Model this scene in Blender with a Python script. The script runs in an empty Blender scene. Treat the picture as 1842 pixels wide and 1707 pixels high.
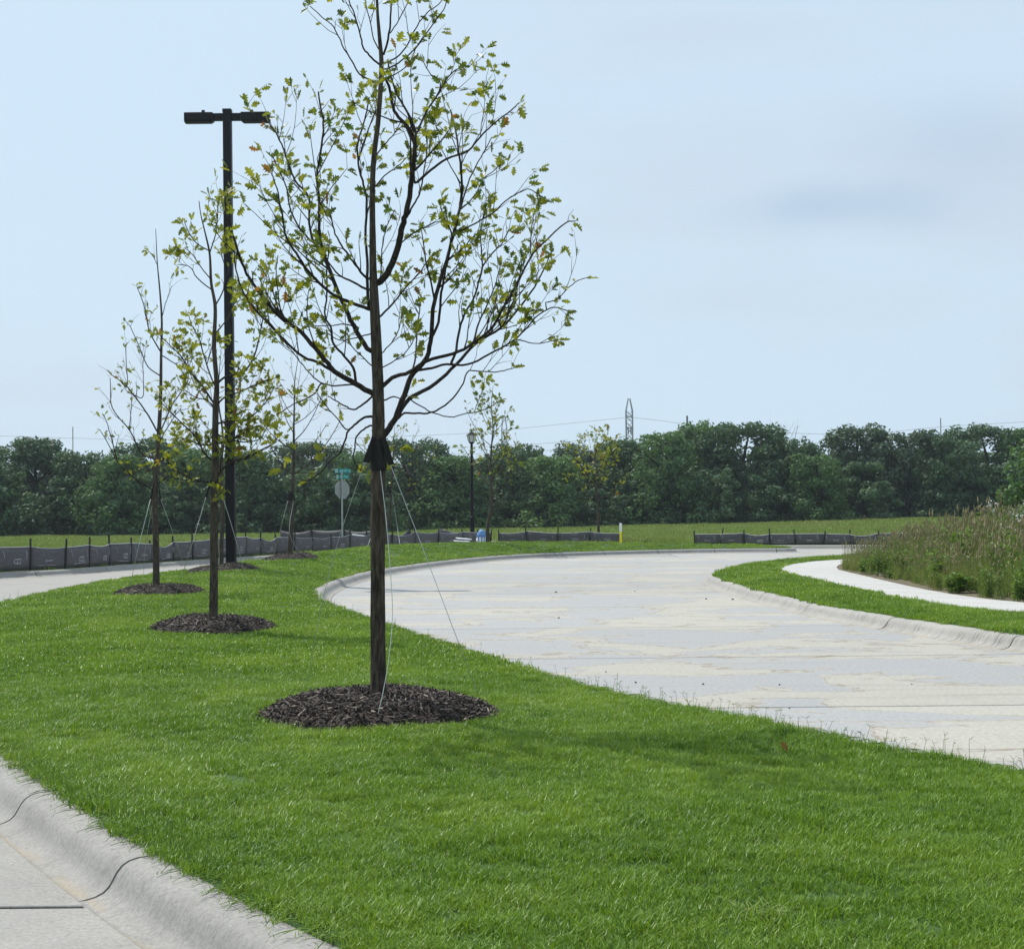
import bpy, bmesh, math, random
import numpy as np
from mathutils import Vector, Matrix, geometry, noise

random.seed(11)
RNG = np.random.default_rng(5)
S = bpy.context.scene
COL = S.collection
R = math.radians

# ------------------------------------------------------------------ camera
IMG_W, IMG_H, FPX = 1842.0, 1707.0, 2700.0
EYE = Vector((0, 0, 1.6))
PITCH = math.atan((918 - IMG_H / 2) / FPX)
ROLL = R(0.55)
FWD = Vector((0, math.cos(PITCH), math.sin(PITCH)))
UP0 = Vector((0, -math.sin(PITCH), math.cos(PITCH)))
X0 = Vector((1, 0, 0))
UPV = UP0 * math.cos(ROLL) + X0 * math.sin(ROLL)
RGT = X0 * math.cos(ROLL) - UP0 * math.sin(ROLL)
cam_d = bpy.data.cameras.new('camera')
cam_d.sensor_fit = 'HORIZONTAL'; cam_d.sensor_width = 36.0
cam_d.lens = 36.0 * FPX / IMG_W
cam_d.clip_start = 0.1; cam_d.clip_end = 4000
cam = bpy.data.objects.new('camera', cam_d)
COL.objects.link(cam)
M3 = Matrix((RGT, UPV, -FWD)).transposed()
cam.matrix_world = Matrix.Translation(EYE) @ M3.to_4x4()
S.camera = cam
def ray(px, py):
    return FWD * FPX + RGT * (px - IMG_W / 2) - UPV * (py - IMG_H / 2)

# ------------------------------------------------------------------ sky, sun, exposure
SUN_EL, SUN_AZ = R(57), R(-42)          # azimuth from +Y (ahead), negative = towards the left
SUN_DIR = Vector((math.sin(SUN_AZ) * math.cos(SUN_EL), math.cos(SUN_AZ) * math.cos(SUN_EL), math.sin(SUN_EL)))
world = bpy.data.worlds.new('World'); S.world = world; world.use_nodes = True
wn = world.node_tree; wn.nodes.clear()
def N(tree, t, **kw):
    n = tree.nodes.new(t)
    for k, v in kw.items(): setattr(n, k, v)
    return n
sky = N(wn, 'ShaderNodeTexSky', sky_type='NISHITA', sun_disc=False)
sky.sun_elevation = SUN_EL; sky.sun_rotation = SUN_AZ
sky.air_density = 1.0; sky.dust_density = 3.0; sky.ozone_density = 1.5
tc = N(wn, 'ShaderNodeTexCoord')
mp = N(wn, 'ShaderNodeMapping'); mp.inputs['Scale'].default_value = (1.6, 1.6, 7.0)
mp.inputs['Location'].default_value = (0.35, 0.0, 0.4)
ns = N(wn, 'ShaderNodeTexNoise'); ns.inputs['Scale'].default_value = 1.7; ns.inputs['Detail'].default_value = 5
ns.inputs['Roughness'].default_value = 0.45
ramp = N(wn, 'ShaderNodeValToRGB')
ramp.color_ramp.elements[0].position = 0.42; ramp.color_ramp.elements[0].color = (6.5, 8.25, 9.75, 1)
ramp.color_ramp.elements[1].position = 0.70; ramp.color_ramp.elements[1].color = (6.3, 7.45, 8.7, 1)
mix = N(wn, 'ShaderNodeMix', data_type='RGBA'); mix.inputs[0].default_value = 0.9
bg = N(wn, 'ShaderNodeBackground'); bg.inputs['Strength'].default_value = 0.1
wo = N(wn, 'ShaderNodeOutputWorld')
L = wn.links.new
L(tc.outputs['Generated'], mp.inputs['Vector']); L(mp.outputs[0], ns.inputs['Vector'])
L(ns.outputs['Fac'], ramp.inputs[0]); L(sky.outputs[0], mix.inputs[6]); L(ramp.outputs[0], mix.inputs[7])
# two soft grey wisps of cloud
prev = mix.outputs[2]
for wdir, wid, amt in ((ray(1475, 372), (11.0, 11.0, 46.0), 0.75), (ray(1720, 255), (11.0, 11.0, 26.0), 0.34)):
    wdir = wdir.normalized()
    sb = N(wn, 'ShaderNodeVectorMath', operation='SUBTRACT'); sb.inputs[1].default_value = wdir
    sc_ = N(wn, 'ShaderNodeVectorMath', operation='MULTIPLY'); sc_.inputs[1].default_value = wid
    nz = N(wn, 'ShaderNodeTexNoise'); nz.inputs['Scale'].default_value = 6.0; nz.inputs['Detail'].default_value = 4
    ln = N(wn, 'ShaderNodeVectorMath', operation='LENGTH'); ad = N(wn, 'ShaderNodeMath', operation='ADD')
    mr = N(wn, 'ShaderNodeMapRange', interpolation_type='SMOOTHERSTEP'); mr.inputs['From Min'].default_value = 0.65; mr.inputs['From Max'].default_value = 2.1; mr.inputs['To Min'].default_value = amt; mr.inputs['To Max'].default_value = 0.0
    mw_ = N(wn, 'ShaderNodeMix', data_type='RGBA'); mw_.inputs[7].default_value = (4.55, 6.0, 7.75, 1)
    L(tc.outputs['Generated'], sb.inputs[0]); L(sb.outputs[0], sc_.inputs[0]); L(sc_.outputs[0], ln.inputs[0]); L(tc.outputs['Generated'], nz.inputs['Vector'])
    L(ln.outputs['Value'], ad.inputs[0]); nm_ = N(wn, 'ShaderNodeMath', operation='MULTIPLY'); nm_.inputs[1].default_value = 1.7; L(nz.outputs['Fac'], nm_.inputs[0]); L(nm_.outputs[0], ad.inputs[1]); L(ad.outputs[0], mr.inputs['Value']); L(mr.outputs[0], mw_.inputs[0]); L(prev, mw_.inputs[6])
    prev = mw_.outputs[2]
L(prev, bg.inputs['Color']); L(bg.outputs[0], wo.inputs['Surface'])

sun_d = bpy.data.lights.new('sun', 'SUN'); sun_d.energy = 5.0; sun_d.angle = R(0.6); sun_d.color = (1.0, 0.955, 0.88)
sun = bpy.data.objects.new('sun', sun_d); COL.objects.link(sun)
sun.rotation_euler = SUN_DIR.to_track_quat('Z', 'Y').to_euler(); sun.location = (-30, 40, 60)
S.view_settings.view_transform = 'Standard'; S.view_settings.look = 'None'
S.view_settings.exposure = 0.0; S.view_settings.gamma = 1.0
S.view_settings.use_curve_mapping = False
S.render.engine = 'CYCLES'
S.cycles.use_denoising = True
S.cycles.max_bounces = 6; S.cycles.diffuse_bounces = 3; S.cycles.transmission_bounces = 4
S.cycles.transparent_max_bounces = 8; S.cycles.volume_bounces = 0
S.cycles.caustics_reflective = False; S.cycles.caustics_refractive = False

# ------------------------------------------------------------------ helpers
def PZ(px, py, z=0.0):
    r = ray(px, py); t = (z - EYE.z) / r.z
    return EYE + r * t
def PD(px, py, Y):
    r = ray(px, py)
    return EYE + r * (Y / r.y)

ORG = {}
def tag(o, label=None, cat=None, group=None, kind=None):
    if label: o['label'] = label
    if cat: o['category'] = cat
    if group: o['group'] = group
    if kind: o['kind'] = kind
    return o
def empty(name, loc, label=None, cat=None, group=None, kind=None):
    o = bpy.data.objects.new(name, None); COL.objects.link(o); o.location = loc
    o.empty_display_size = 0.2
    ORG[o] = Vector(loc)
    return tag(o, label, cat, group, kind)
class MB:
    """collects verts / faces; verts are world coordinates unless local=True"""
    def __init__(s): s.v = []; s.f = []; s.t = []; s.uv = None
    def add(s, vs, fs, tint=0.5):
        b = len(s.v); s.v.extend([tuple(p) for p in vs]); s.f.extend([tuple(i + b for i in f) for f in fs])
        if np.isscalar(tint): s.t.extend([tint] * len(vs))
        else: s.t.extend(tint)
    def box(s, c, half, rot=None, tint=0.5):
        pts = []
        for z in (-1, 1):
            for x, y in ((-1, -1), (1, -1), (1, 1), (-1, 1)):
                p = Vector((x * half[0], y * half[1], z * half[2]))
                if rot is not None: p = rot @ p
                pts.append(Vector(c) + p)
        s.add(pts, [(3, 2, 1, 0), (4, 5, 6, 7), (0, 1, 5, 4), (1, 2, 6, 5), (2, 3, 7, 6), (3, 0, 4, 7)], tint)
    def tube(s, pts, rad, sides=6, cap=True, tint=0.5, rough=0.0):
        pts = [Vector(p) for p in pts]; n = len(pts)
        if np.isscalar(rad): rad = [rad] * n
        vs, fs = [], []
        t0 = (pts[1] - pts[0]).normalized()
        ref = Vector((0, 1, 0)) if abs(t0.y) < 0.9 else Vector((1, 0, 0))
        u = t0.cross(ref).normalized()
        for i in range(n):
            t = (pts[min(i + 1, n - 1)] - pts[max(i - 1, 0)])
            t = t.normalized() if t.length > 1e-9 else t0
            u = (u - t * u.dot(t)); u = u.normalized() if u.length > 1e-6 else t.orthogonal().normalized()
            w = t.cross(u)
            for k in range(sides):
                a = 2 * math.pi * k / sides
                rr = rad[i]
                if rough:
                    d = u * math.cos(a) + w * math.sin(a)
                    rr *= 1 + rough * (noise.noise(Vector((d.x * 3.2, d.y * 3.2, pts[i].z * 1.6))) + 0.7 * noise.noise(Vector((d.x * 9, d.y * 9, pts[i].z * 5))))
                vs.append(pts[i] + (u * math.cos(a) + w * math.sin(a)) * rr)
            if i:
                for k in range(sides):
                    a0 = (i - 1) * sides + k; a1 = (i - 1) * sides + (k + 1) % sides
                    fs.append((a0, a1, a1 + sides, a0 + sides))
        if cap:
            fs.append(tuple(range(sides))[::-1]); fs.append(tuple(range((n - 1) * sides, n * sides)))
        s.add(vs, fs, tint)
    def mesh(s, name, org=Vector((0, 0, 0)), smooth=False):
        me = bpy.data.meshes.new(name)
        a = np.array(s.v, dtype=float).reshape(-1, 3) - np.array(org)
        me.from_pydata([tuple(p) for p in a], [], s.f)
        at = me.attributes.new('tint', 'FLOAT', 'POINT'); at.data.foreach_set('value', np.array(s.t, dtype=np.float32))
        if smooth: me.polygons.foreach_set('use_smooth', [True] * len(me.polygons))
        me.update()
        return me
    def build(s, name, mat, parent=None, smooth=False, org=None):
        o0 = ORG[parent] if parent is not None else (Vector(org) if org is not None else Vector((0, 0, 0)))
        me = s.mesh(name, o0, smooth); me.materials.append(mat)
        o = bpy.data.objects.new(name, me); COL.objects.link(o)
        if parent is not None: o.parent = parent
        else: o.location = o0
        ORG[o] = Vector(o0)
        return o
def place(name, me, parent, mw):
    """a part that shares mesh data, set at the world matrix mw under an unrotated parent"""
    o = bpy.data.objects.new(name, me); COL.objects.link(o)
    if parent is not None:
        o.parent = parent; mw = Matrix.Translation(-ORG[parent]) @ mw
    o.matrix_local = mw
    return o
def catmull(pts, sub=4, closed=False):
    pts = [Vector(p) for p in pts]; n = len(pts); out = []
    rng = range(n) if closed else range(n - 1)
    for i in rng:
        if closed: p0, p1, p2, p3 = pts[(i - 1) % n], pts[i], pts[(i + 1) % n], pts[(i + 2) % n]
        else: p0, p1, p2, p3 = pts[max(i - 1, 0)], pts[i], pts[i + 1], pts[min(i + 2, n - 1)]
        # centripetal parametrisation keeps unevenly spaced points from looping
        d1 = max((p1 - p0).length, 1e-6) ** 0.5; d2 = max((p2 - p1).length, 1e-6) ** 0.5; d3 = max((p3 - p2).length, 1e-6) ** 0.5
        if (p1 - p0).length < 1e-6: m1 = (p2 - p1)
        else: m1 = ((p1 - p0) / d1 - (p2 - p0) / (d1 + d2) + (p2 - p1) / d2) * d2
        if (p3 - p2).length < 1e-6: m2 = (p2 - p1)
        else: m2 = ((p2 - p1) / d2 - (p3 - p1) / (d2 + d3) + (p3 - p2) / d3) * d2
        for k in range(sub):
            t = k / sub
            out.append((2*t**3 - 3*t**2 + 1) * p1 + (t**3 - 2*t**2 + t) * m1 + (-2*t**3 + 3*t**2) * p2 + (t**3 - t**2) * m2)
    if not closed: out.append(pts[-1])
    return out
def resample(pts, step, closed=False):
    pts = [Vector(p) for p in pts]
    if closed: pts = pts + [pts[0]]
    cum = [0.0]
    for a, b in zip(pts, pts[1:]): cum.append(cum[-1] + (b - a).length)
    n = max(2, int(round(cum[-1] / step))); out = []; j = 0
    for i in range(n if closed else n + 1):
        t = cum[-1] * i / n
        while j < len(cum) - 2 and cum[j + 1] < t: j += 1
        f = (t - cum[j]) / max(cum[j + 1] - cum[j], 1e-9)
        out.append(pts[j].lerp(pts[j + 1], f))
    return out
def inside(poly, x, y):
    px = np.array([p[0] for p in poly]); py = np.array([p[1] for p in poly])
    x = np.asarray(x, float); y = np.asarray(y, float); r = np.zeros(x.shape, bool)
    j = len(px) - 1
    for i in range(len(px)):
        c = ((py[i] > y) != (py[j] > y))
        with np.errstate(divide='ignore', invalid='ignore'):
            xi = (px[j] - px[i]) * (y - py[i]) / (py[j] - py[i] + 1e-12) + px[i]
        r ^= c & (x < xi); j = i
    return r
def edge_dist(poly, x, y):
    x = np.atleast_1d(np.asarray(x, float)); y = np.atleast_1d(np.asarray(y, float))
    d = np.full(x.shape, 1e9)
    n = len(poly)
    for i in range(n):
        ax, ay = poly[i][0], poly[i][1]; bx, by = poly[(i + 1) % n][0], poly[(i + 1) % n][1]
        ex, ey = bx - ax, by - ay; l2 = ex * ex + ey * ey + 1e-12
        t = np.clip(((x - ax) * ex + (y - ay) * ey) / l2, 0, 1)
        d = np.minimum(d, np.hypot(x - ax - t * ex, y - ay - t * ey))
    return d
def sstep(a, b, x): 
    t = np.clip((x - a) / (b - a), 0, 1); return t * t * (3 - 2 * t)
def vnoise(x, y, sc, seed=0.0):
    return np.array([noise.noise(Vector((a * sc + seed, b * sc - seed, seed))) for a, b in zip(np.atleast_1d(x), np.atleast_1d(y))])

# ------------------------------------------------------------------ materials
MAT = {}
def new_mat(name):
    m = bpy.data.materials.new(name); m.use_nodes = True
    t = m.node_tree; b = t.nodes['Principled BSDF']; MAT[name] = m
    return m, t, b
def rgb(c): return (c[0], c[1], c[2], 1)
def nmath(t, op, a, b=None, c=None):
    n = N(t, 'ShaderNodeMath', operation=op)
    for i, v in enumerate((a, b, c)):
        if v is None: continue
        if isinstance(v, (int, float)): n.inputs[i].default_value = v
        else: t.links.new(v, n.inputs[i])
    return n.outputs[0]
def nnoise(t, vec, scale, detail=4, rough=0.55, dist=0.0):
    n = N(t, 'ShaderNodeTexNoise'); n.inputs['Scale'].default_value = scale; n.inputs['Detail'].default_value = detail
    n.inputs['Roughness'].default_value = rough; n.inputs['Distortion'].default_value = dist
    if vec is not None: t.links.new(vec, n.inputs['Vector'])
    return n.outputs['Fac']
def nmix(t, f, a, b, blend='MIX'):
    n = N(t, 'ShaderNodeMix', data_type='RGBA', blend_type=blend)
    for i, v in ((0, f), (6, a), (7, b)):
        if isinstance(v, (int, float)): n.inputs[i].default_value = v
        elif isinstance(v, tuple): n.inputs[i].default_value = rgb(v)
        else: t.links.new(v, n.inputs[i])
    return n.outputs[2]
def nstep(t, x, a, b):
    n = N(t, 'ShaderNodeMapRange', interpolation_type='SMOOTHSTEP')
    n.inputs['From Min'].default_value = a; n.inputs['From Max'].default_value = b
    t.links.new(x, n.inputs['Value']); return n.outputs[0]
def npos(t): return N(t, 'ShaderNodeNewGeometry').outputs['Position']
def nobj(t): return N(t, 'ShaderNodeTexCoord').outputs['Object']
def nmap(t, vec, scale, rotz=0.0):
    n = N(t, 'ShaderNodeMapping'); n.inputs['Scale'].default_value = scale; n.inputs['Rotation'].default_value = (0, 0, rotz)
    t.links.new(vec, n.inputs['Vector']); return n.outputs[0]
def nattr(t, name): return N(t, 'ShaderNodeAttribute', attribute_name=name).outputs['Fac']
def nrand(t): return N(t, 'ShaderNodeObjectInfo').outputs['Random']
def bump(t, b, h, strength, dist=0.01):
    n = N(t, 'ShaderNodeBump'); n.inputs['Strength'].default_value = strength; n.inputs['Distance'].default_value = dist
    t.links.new(h, n.inputs['Height']); t.links.new(n.outputs[0], b.inputs['Normal'])

def plain(name, c, rough=0.6, metal=0.0, var=0.15, scale=6.0, spec=0.4):
    m, t, b = new_mat(name)
    n = nnoise(t, nobj(t), scale, 5)
    col = nmix(t, n, tuple(x * (1 - var) for x in c), tuple(min(1, x * (1 + var)) for x in c))
    t.links.new(col, b.inputs['Base Color']); b.inputs['Roughness'].default_value = rough; b.inputs['Metallic'].default_value = metal
    b.inputs['Specular IOR Level'].default_value = spec
    return m
def foliage(name, c0, c1, c2=None, trans=0.4, rough=0.5, patch=0.0, patch_col=None, pscale=0.5, thr=0.85, spec=0.35):
    """leaf or blade: tint attribute picks the colour, c2 for the few withered ones"""
    m, t, b = new_mat(name)
    ti = nattr(t, 'tint'); rd = nrand(t)
    v = nmath(t, 'ADD', nmath(t, 'MULTIPLY', ti, 0.7), nmath(t, 'MULTIPLY', rd, 0.3))
    col = nmix(t, v, c0, c1)
    if patch:
        p = nnoise(t, npos(t), pscale, 3)
        col = nmix(t, nmath(t, 'MULTIPLY', nstep(t, p, 0.42, 0.68), patch), col, patch_col)
    if c2: col = nmix(t, nstep(t, ti, thr, thr + 0.05), col, c2)
    t.links.new(col, b.inputs['Base Color']); b.inputs['Roughness'].default_value = rough
    b.inputs['Specular IOR Level'].default_value = spec
    tr = N(t, 'ShaderNodeBsdfTranslucent')
    tcol = nmix(t, 0.6, col, (1.25, 1.1, 0.35), 'MULTIPLY')
    t.links.new(tcol, tr.inputs['Color'])
    ms = N(t, 'ShaderNodeMixShader'); ms.inputs[0].default_value = trans
    t.links.new(b.outputs[0], ms.inputs[1]); t.links.new(tr.outputs[0], ms.inputs[2])
    t.links.new(ms.outputs[0], t.nodes['Material Output'].inputs['Surface'])
    return m

def mat_road(name, dry, damp, broom_rot):
    m, t, b = new_mat(name)
    p = npos(t)
    pw = nmap(t, p, (0.55, 0.75, 1.0))
    big = nnoise(t, pw, 0.8, 8, 0.6, 0.7)
    n2 = nnoise(t, nmap(t, p, (0.25, 1.6, 1)), 1.3, 5, 0.6, 0.6)
    v = nmath(t, 'ADD', big, nmath(t, 'MULTIPLY', nmath(t, 'SUBTRACT', n2, 0.5), 0.16))
    mask = nmath(t, 'MULTIPLY', nstep(t, v, 0.462, 0.512), nmath(t, 'ADD', 0.45, nmath(t, 'MULTIPLY', nnoise(t, nmap(t, p, (0.5, 1.6, 1)), 2.2, 6, 0.65, 0.5), 0.9)))
    ring = nmath(t, 'SUBTRACT', 1.0, nstep(t, nmath(t, 'ABSOLUTE', nmath(t, 'SUBTRACT', v, 0.476)), 0.0, 0.012))
    fine = nnoise(t, p, 26, 6, 0.7); mid = nnoise(t, p, 3.0, 5)
    col = nmix(t, mask, dry, damp)
    col = nmix(t, nmath(t, 'MULTIPLY', ring, nstep(t, mid, 0.34, 0.52)), col, (0.21, 0.17, 0.12))
    lines = nnoise(t, nmap(t, p, (0.16, 3.4, 1)), 1.0, 6, 0.65, 0.25)
    col = nmix(t, nmath(t, 'MULTIPLY', nstep(t, lines, 0.56, 0.68), 0.5), col, (0.245, 0.225, 0.20))
    col = nmix(t, nmath(t, 'MULTIPLY', nstep(t, mid, 0.45, 0.75), 0.35), col, tuple(x * 0.82 for x in dry))
    col = nmix(t, 0.5, col, nmix(t, nstep(t, fine, .25, .75), (0.6, 0.6, 0.6), (1.38, 1.38, 1.38)), 'MULTIPLY')
    rd = nrand(t)
    g = nmath(t, 'ADD', 0.93, nmath(t, 'MULTIPLY', rd, 0.12))
    cc = N(t, 'ShaderNodeCombineColor')
    for i in range(3): t.links.new(g, cc.inputs[i])
    col = nmix(t, 1.0, col, cc.outputs[0], 'MULTIPLY')
    t.links.new(col, b.inputs['Base Color'])
    t.links.new(nmath(t, 'SUBTRACT', 0.85, nmath(t, 'MULTIPLY', mask, 0.25)), b.inputs['Roughness'])
    b.inputs['Specular IOR Level'].default_value = 0.35
    wv = nnoise(t, nmap(t, p, (90, 2.0, 1), broom_rot), 1.0, 3, 0.6)
    h = nmath(t, 'ADD', nmath(t, 'MULTIPLY', wv, 0.7), nmath(t, 'MULTIPLY', fine, 0.6))
    bump(t, b, h, 0.5, 0.006)
    return m
def mat_concrete(name, c, streak=0.0, var=0.18):
    m, t, b = new_mat(name)
    p = npos(t)
    fine = nnoise(t, p, 48, 5, 0.7); mid = nnoise(t, p, 2.2, 6, 0.6)
    col = nmix(t, mid, tuple(x * (1 - var) for x in c), tuple(x * (1 + var) for x in c))
    col = nmix(t, 0.4, col, nmix(t, nstep(t, fine, .25, .75), (0.5, 0.5, 0.5), (1.45, 1.45, 1.45)), 'MULTIPLY')
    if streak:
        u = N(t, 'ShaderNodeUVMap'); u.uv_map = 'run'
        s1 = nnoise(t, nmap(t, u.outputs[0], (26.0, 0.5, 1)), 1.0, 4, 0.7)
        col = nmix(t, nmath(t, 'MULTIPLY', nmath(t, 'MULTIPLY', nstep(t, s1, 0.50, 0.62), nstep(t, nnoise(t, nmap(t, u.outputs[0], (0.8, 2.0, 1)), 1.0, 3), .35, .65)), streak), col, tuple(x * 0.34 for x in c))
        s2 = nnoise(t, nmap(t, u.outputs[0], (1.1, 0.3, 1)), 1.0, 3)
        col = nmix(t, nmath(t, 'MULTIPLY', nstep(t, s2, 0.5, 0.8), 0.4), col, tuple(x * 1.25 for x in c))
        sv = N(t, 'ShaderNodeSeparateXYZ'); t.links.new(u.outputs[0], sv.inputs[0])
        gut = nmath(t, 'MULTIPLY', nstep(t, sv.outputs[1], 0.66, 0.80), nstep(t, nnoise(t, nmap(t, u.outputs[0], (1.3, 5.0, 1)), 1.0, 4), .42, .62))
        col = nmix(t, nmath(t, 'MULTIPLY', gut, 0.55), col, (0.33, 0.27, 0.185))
    sp = nnoise(t, p, 70, 2, 0.5)
    col = nmix(t, nmath(t, 'MULTIPLY', nstep(t, sp, 0.64, 0.70), 0.55), col, (0.12, 0.11, 0.1))
    bl_ = nnoise(t, p, 9, 6, 0.7, 0.8)
    col = nmix(t, nmath(t, 'MULTIPLY', nstep(t, bl_, 0.52, 0.72), 0.38), col, tuple(x * 0.55 for x in c))
    g = nmath(t, 'ADD', 0.97, nmath(t, 'MULTIPLY', nrand(t), 0.06))
    cc = N(t, 'ShaderNodeCombineColor')
    for i in range(3): t.links.new(g, cc.inputs[i])
    col = nmix(t, 1.0, col, cc.outputs[0], 'MULTIPLY')
    t.links.new(col, b.inputs['Base Color']); b.inputs['Roughness'].default_value = 0.85
    b.inputs['Specular IOR Level'].default_value = 0.3
    bump(t, b, nmath(t, 'ADD', fine, mid), 0.35, 0.006)
    return m
def mat_bark(name, c, sc=1.0):
    m, t, b = new_mat(name)
    p = nmap(t, npos(t), (1, 1, 0.16))
    n = nnoise(t, p, 55 * sc, 6, 0.62, 0.4); n2 = nnoise(t, npos(t), 5, 4)
    col = nmix(t, nstep(t, n, 0.35, 0.68), tuple(x * 0.3 for x in c), tuple(x * 1.7 for x in c))
    col = nmix(t, nmath(t, 'MULTIPLY', n2, 0.3), col, tuple(x * 2.0 for x in c))
    t.links.new(col, b.inputs['Base Color']); b.inputs['Roughness'].default_value = 0.9; b.inputs['Specular IOR Level'].default_value = 0.2
    bump(t, b, n, 1.0, 0.035)
    return m

ROAD_R = mat_road('road_concrete', (0.342, 0.33, 0.292), (0.283, 0.284, 0.292), 0.0)
ROAD_L = mat_concrete('lane_concrete', (0.272, 0.263, 0.247))
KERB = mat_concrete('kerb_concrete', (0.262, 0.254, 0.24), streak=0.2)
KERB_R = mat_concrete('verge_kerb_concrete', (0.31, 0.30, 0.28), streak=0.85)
WALK = mat_concrete('walk_concrete', (0.42, 0.415, 0.40), var=0.1)
SEAL = plain('joint_sealant', (0.014, 0.013, 0.012), 1.0, spec=0.05)
BARK = mat_bark('bark', (0.07, 0.056, 0.043))
BARK2 = mat_bark('bark_limb', (0.042, 0.034, 0.029), 1.6)
LEAF = foliage('oak_leaf', (0.055, 0.11, 0.018), (0.36, 0.37, 0.03), (0.22, 0.10, 0.03), trans=0.5, rough=0.4, thr=0.93)
GRASS = foliage('lawn_grass', (0.030, 0.105, 0.009), (0.24, 0.395, 0.028), (0.32, 0.32, 0.15), trans=0.33, rough=0.44, patch=0.65, patch_col=(0.25, 0.38, 0.045), pscale=0.7, thr=0.965, spec=0.34)
SOIL = plain('lawn_soil', (0.03, 0.07, 0.01), 0.95, var=0.4)
FIELDG = foliage('field_grass', (0.145, 0.225, 0.06), (0.24, 0.31, 0.095), None, trans=0.2, rough=0.9, spec=0.05, patch=0.5, patch_col=(0.26, 0.26, 0.11), pscale=0.12, thr=0.94)
FIELDS = plain('field_soil', (0.15, 0.21, 0.065), 0.95, var=0.3, scale=0.4)
WEEDG = foliage('weed_grass', (0.11, 0.19, 0.04), (0.27, 0.32, 0.09), (0.34, 0.30, 0.16), trans=0.3, rough=0.7, patch=0.5, patch_col=(0.31, 0.28, 0.11), pscale=0.35, thr=0.9)
WEEDL = foliage('weed_leaf', (0.08, 0.16, 0.03), (0.18, 0.30, 0.05), None, trans=0.35)
FLOWER = plain('weed_flower', (0.70, 0.68, 0.66), 0.8)
TREEF = foliage('wood_leaf', (0.036, 0.080, 0.048), (0.11, 0.185, 0.088), None, trans=0.25, rough=0.6, spec=0.2)
TREEF2 = foliage('wood_leaf_light', (0.05, 0.12, 0.05), (0.15, 0.25, 0.09), None, trans=0.28, rough=0.6, spec=0.2)
TREEF3 = foliage('wood_leaf_grey', (0.045, 0.085, 0.06), (0.12, 0.175, 0.11), None, trans=0.25, rough=0.6, spec=0.2)
MULCH = plain('mulch', (0.022, 0.015, 0.011), 0.9, var=0.5, scale=40)
m, t, b = new_mat('mulch_chip')
ti = nattr(t, 'tint')
cm = nmix(t, ti, (0.014, 0.009, 0.007), (0.058, 0.038, 0.028))
cm = nmix(t, nstep(t, ti, 0.9, 0.96), cm, (0.27, 0.22, 0.17))
t.links.new(cm, b.inputs['Base Color']); b.inputs['Roughness'].default_value = 0.75
CHIP = m
DARKM = plain('dark_metal', (0.008, 0.0075, 0.009), 0.5, 0.0, spec=0.18)
BLACKM = plain('black_metal', (0.006, 0.006, 0.007), 0.5, spec=0.15)
GALV = plain('galvanised', (0.36, 0.38, 0.40), 0.5, 0.5)
SIGNB = plain('sign_back', (0.30, 0.31, 0.32), 0.45, 0.4)
TEAL = plain('sign_teal', (0.01, 0.20, 0.20), 0.5)
WHITE = plain('white_paint', (0.75, 0.76, 0.77), 0.6, var=0.05)
YELL = plain('yellow_paint', (0.75, 0.62, 0.02), 0.5, var=0.05)
STRAP = plain('strap', (0.012, 0.011, 0.010), 0.85)
WIRE = plain('guy_wire', (0.50, 0.54, 0.52), 0.6)
STAKE = plain('stake', (0.02, 0.018, 0.018), 0.8)
CABLE = plain('cable', (0.28, 0.30, 0.33), 0.6)
PYL = plain('pylon_steel', (0.20, 0.22, 0.25), 0.55, 0.3)
POLEW = plain('pole_wood', (0.10, 0.095, 0.09), 0.9)
BLUEP = plain('blue_plastic', (0.10, 0.22, 0.46), 0.6)
GLASS_L = plain('lantern_glass', (0.62, 0.64, 0.66), 0.25)
SAND = plain('pale_dirt', (0.33, 0.29, 0.23), 0.95)
m, t, b = new_mat('silt_fabric')
n = nnoise(t, nobj(t), 9, 5); ww = nnoise(t, nmap(t, nobj(t), (3, 3, 30)), 1, 4)
cf = nmix(t, n, (0.06, 0.058, 0.064), (0.14, 0.136, 0.148)); cf = nmix(t, nmath(t, 'MULTIPLY', nstep(t, ww, 0.5, 0.7), 0.7), cf, (0.26, 0.26, 0.28)); cf = nmix(t, nmath(t, 'MULTIPLY', nrand(t), 0.5), cf, (0.17, 0.168, 0.18))
t.links.new(cf, b.inputs['Base Color']); b.inputs['Roughness'].default_value = 0.6
tr = N(t, 'ShaderNodeBsdfTranslucent'); tr.inputs['Color'].default_value = (0.24, 0.235, 0.26, 1)
ms = N(t, 'ShaderNodeMixShader'); ms.inputs[0].default_value = 0.5
t.links.new(b.outputs[0], ms.inputs[1]); t.links.new(tr.outputs[0], ms.inputs[2]); t.links.new(ms.outputs[0], t.nodes['Material Output'].inputs['Surface'])
FABRIC = m
PRINT = plain('fabric_print', (0.36, 0.36, 0.39), 0.8, var=0.5, scale=14)

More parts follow.
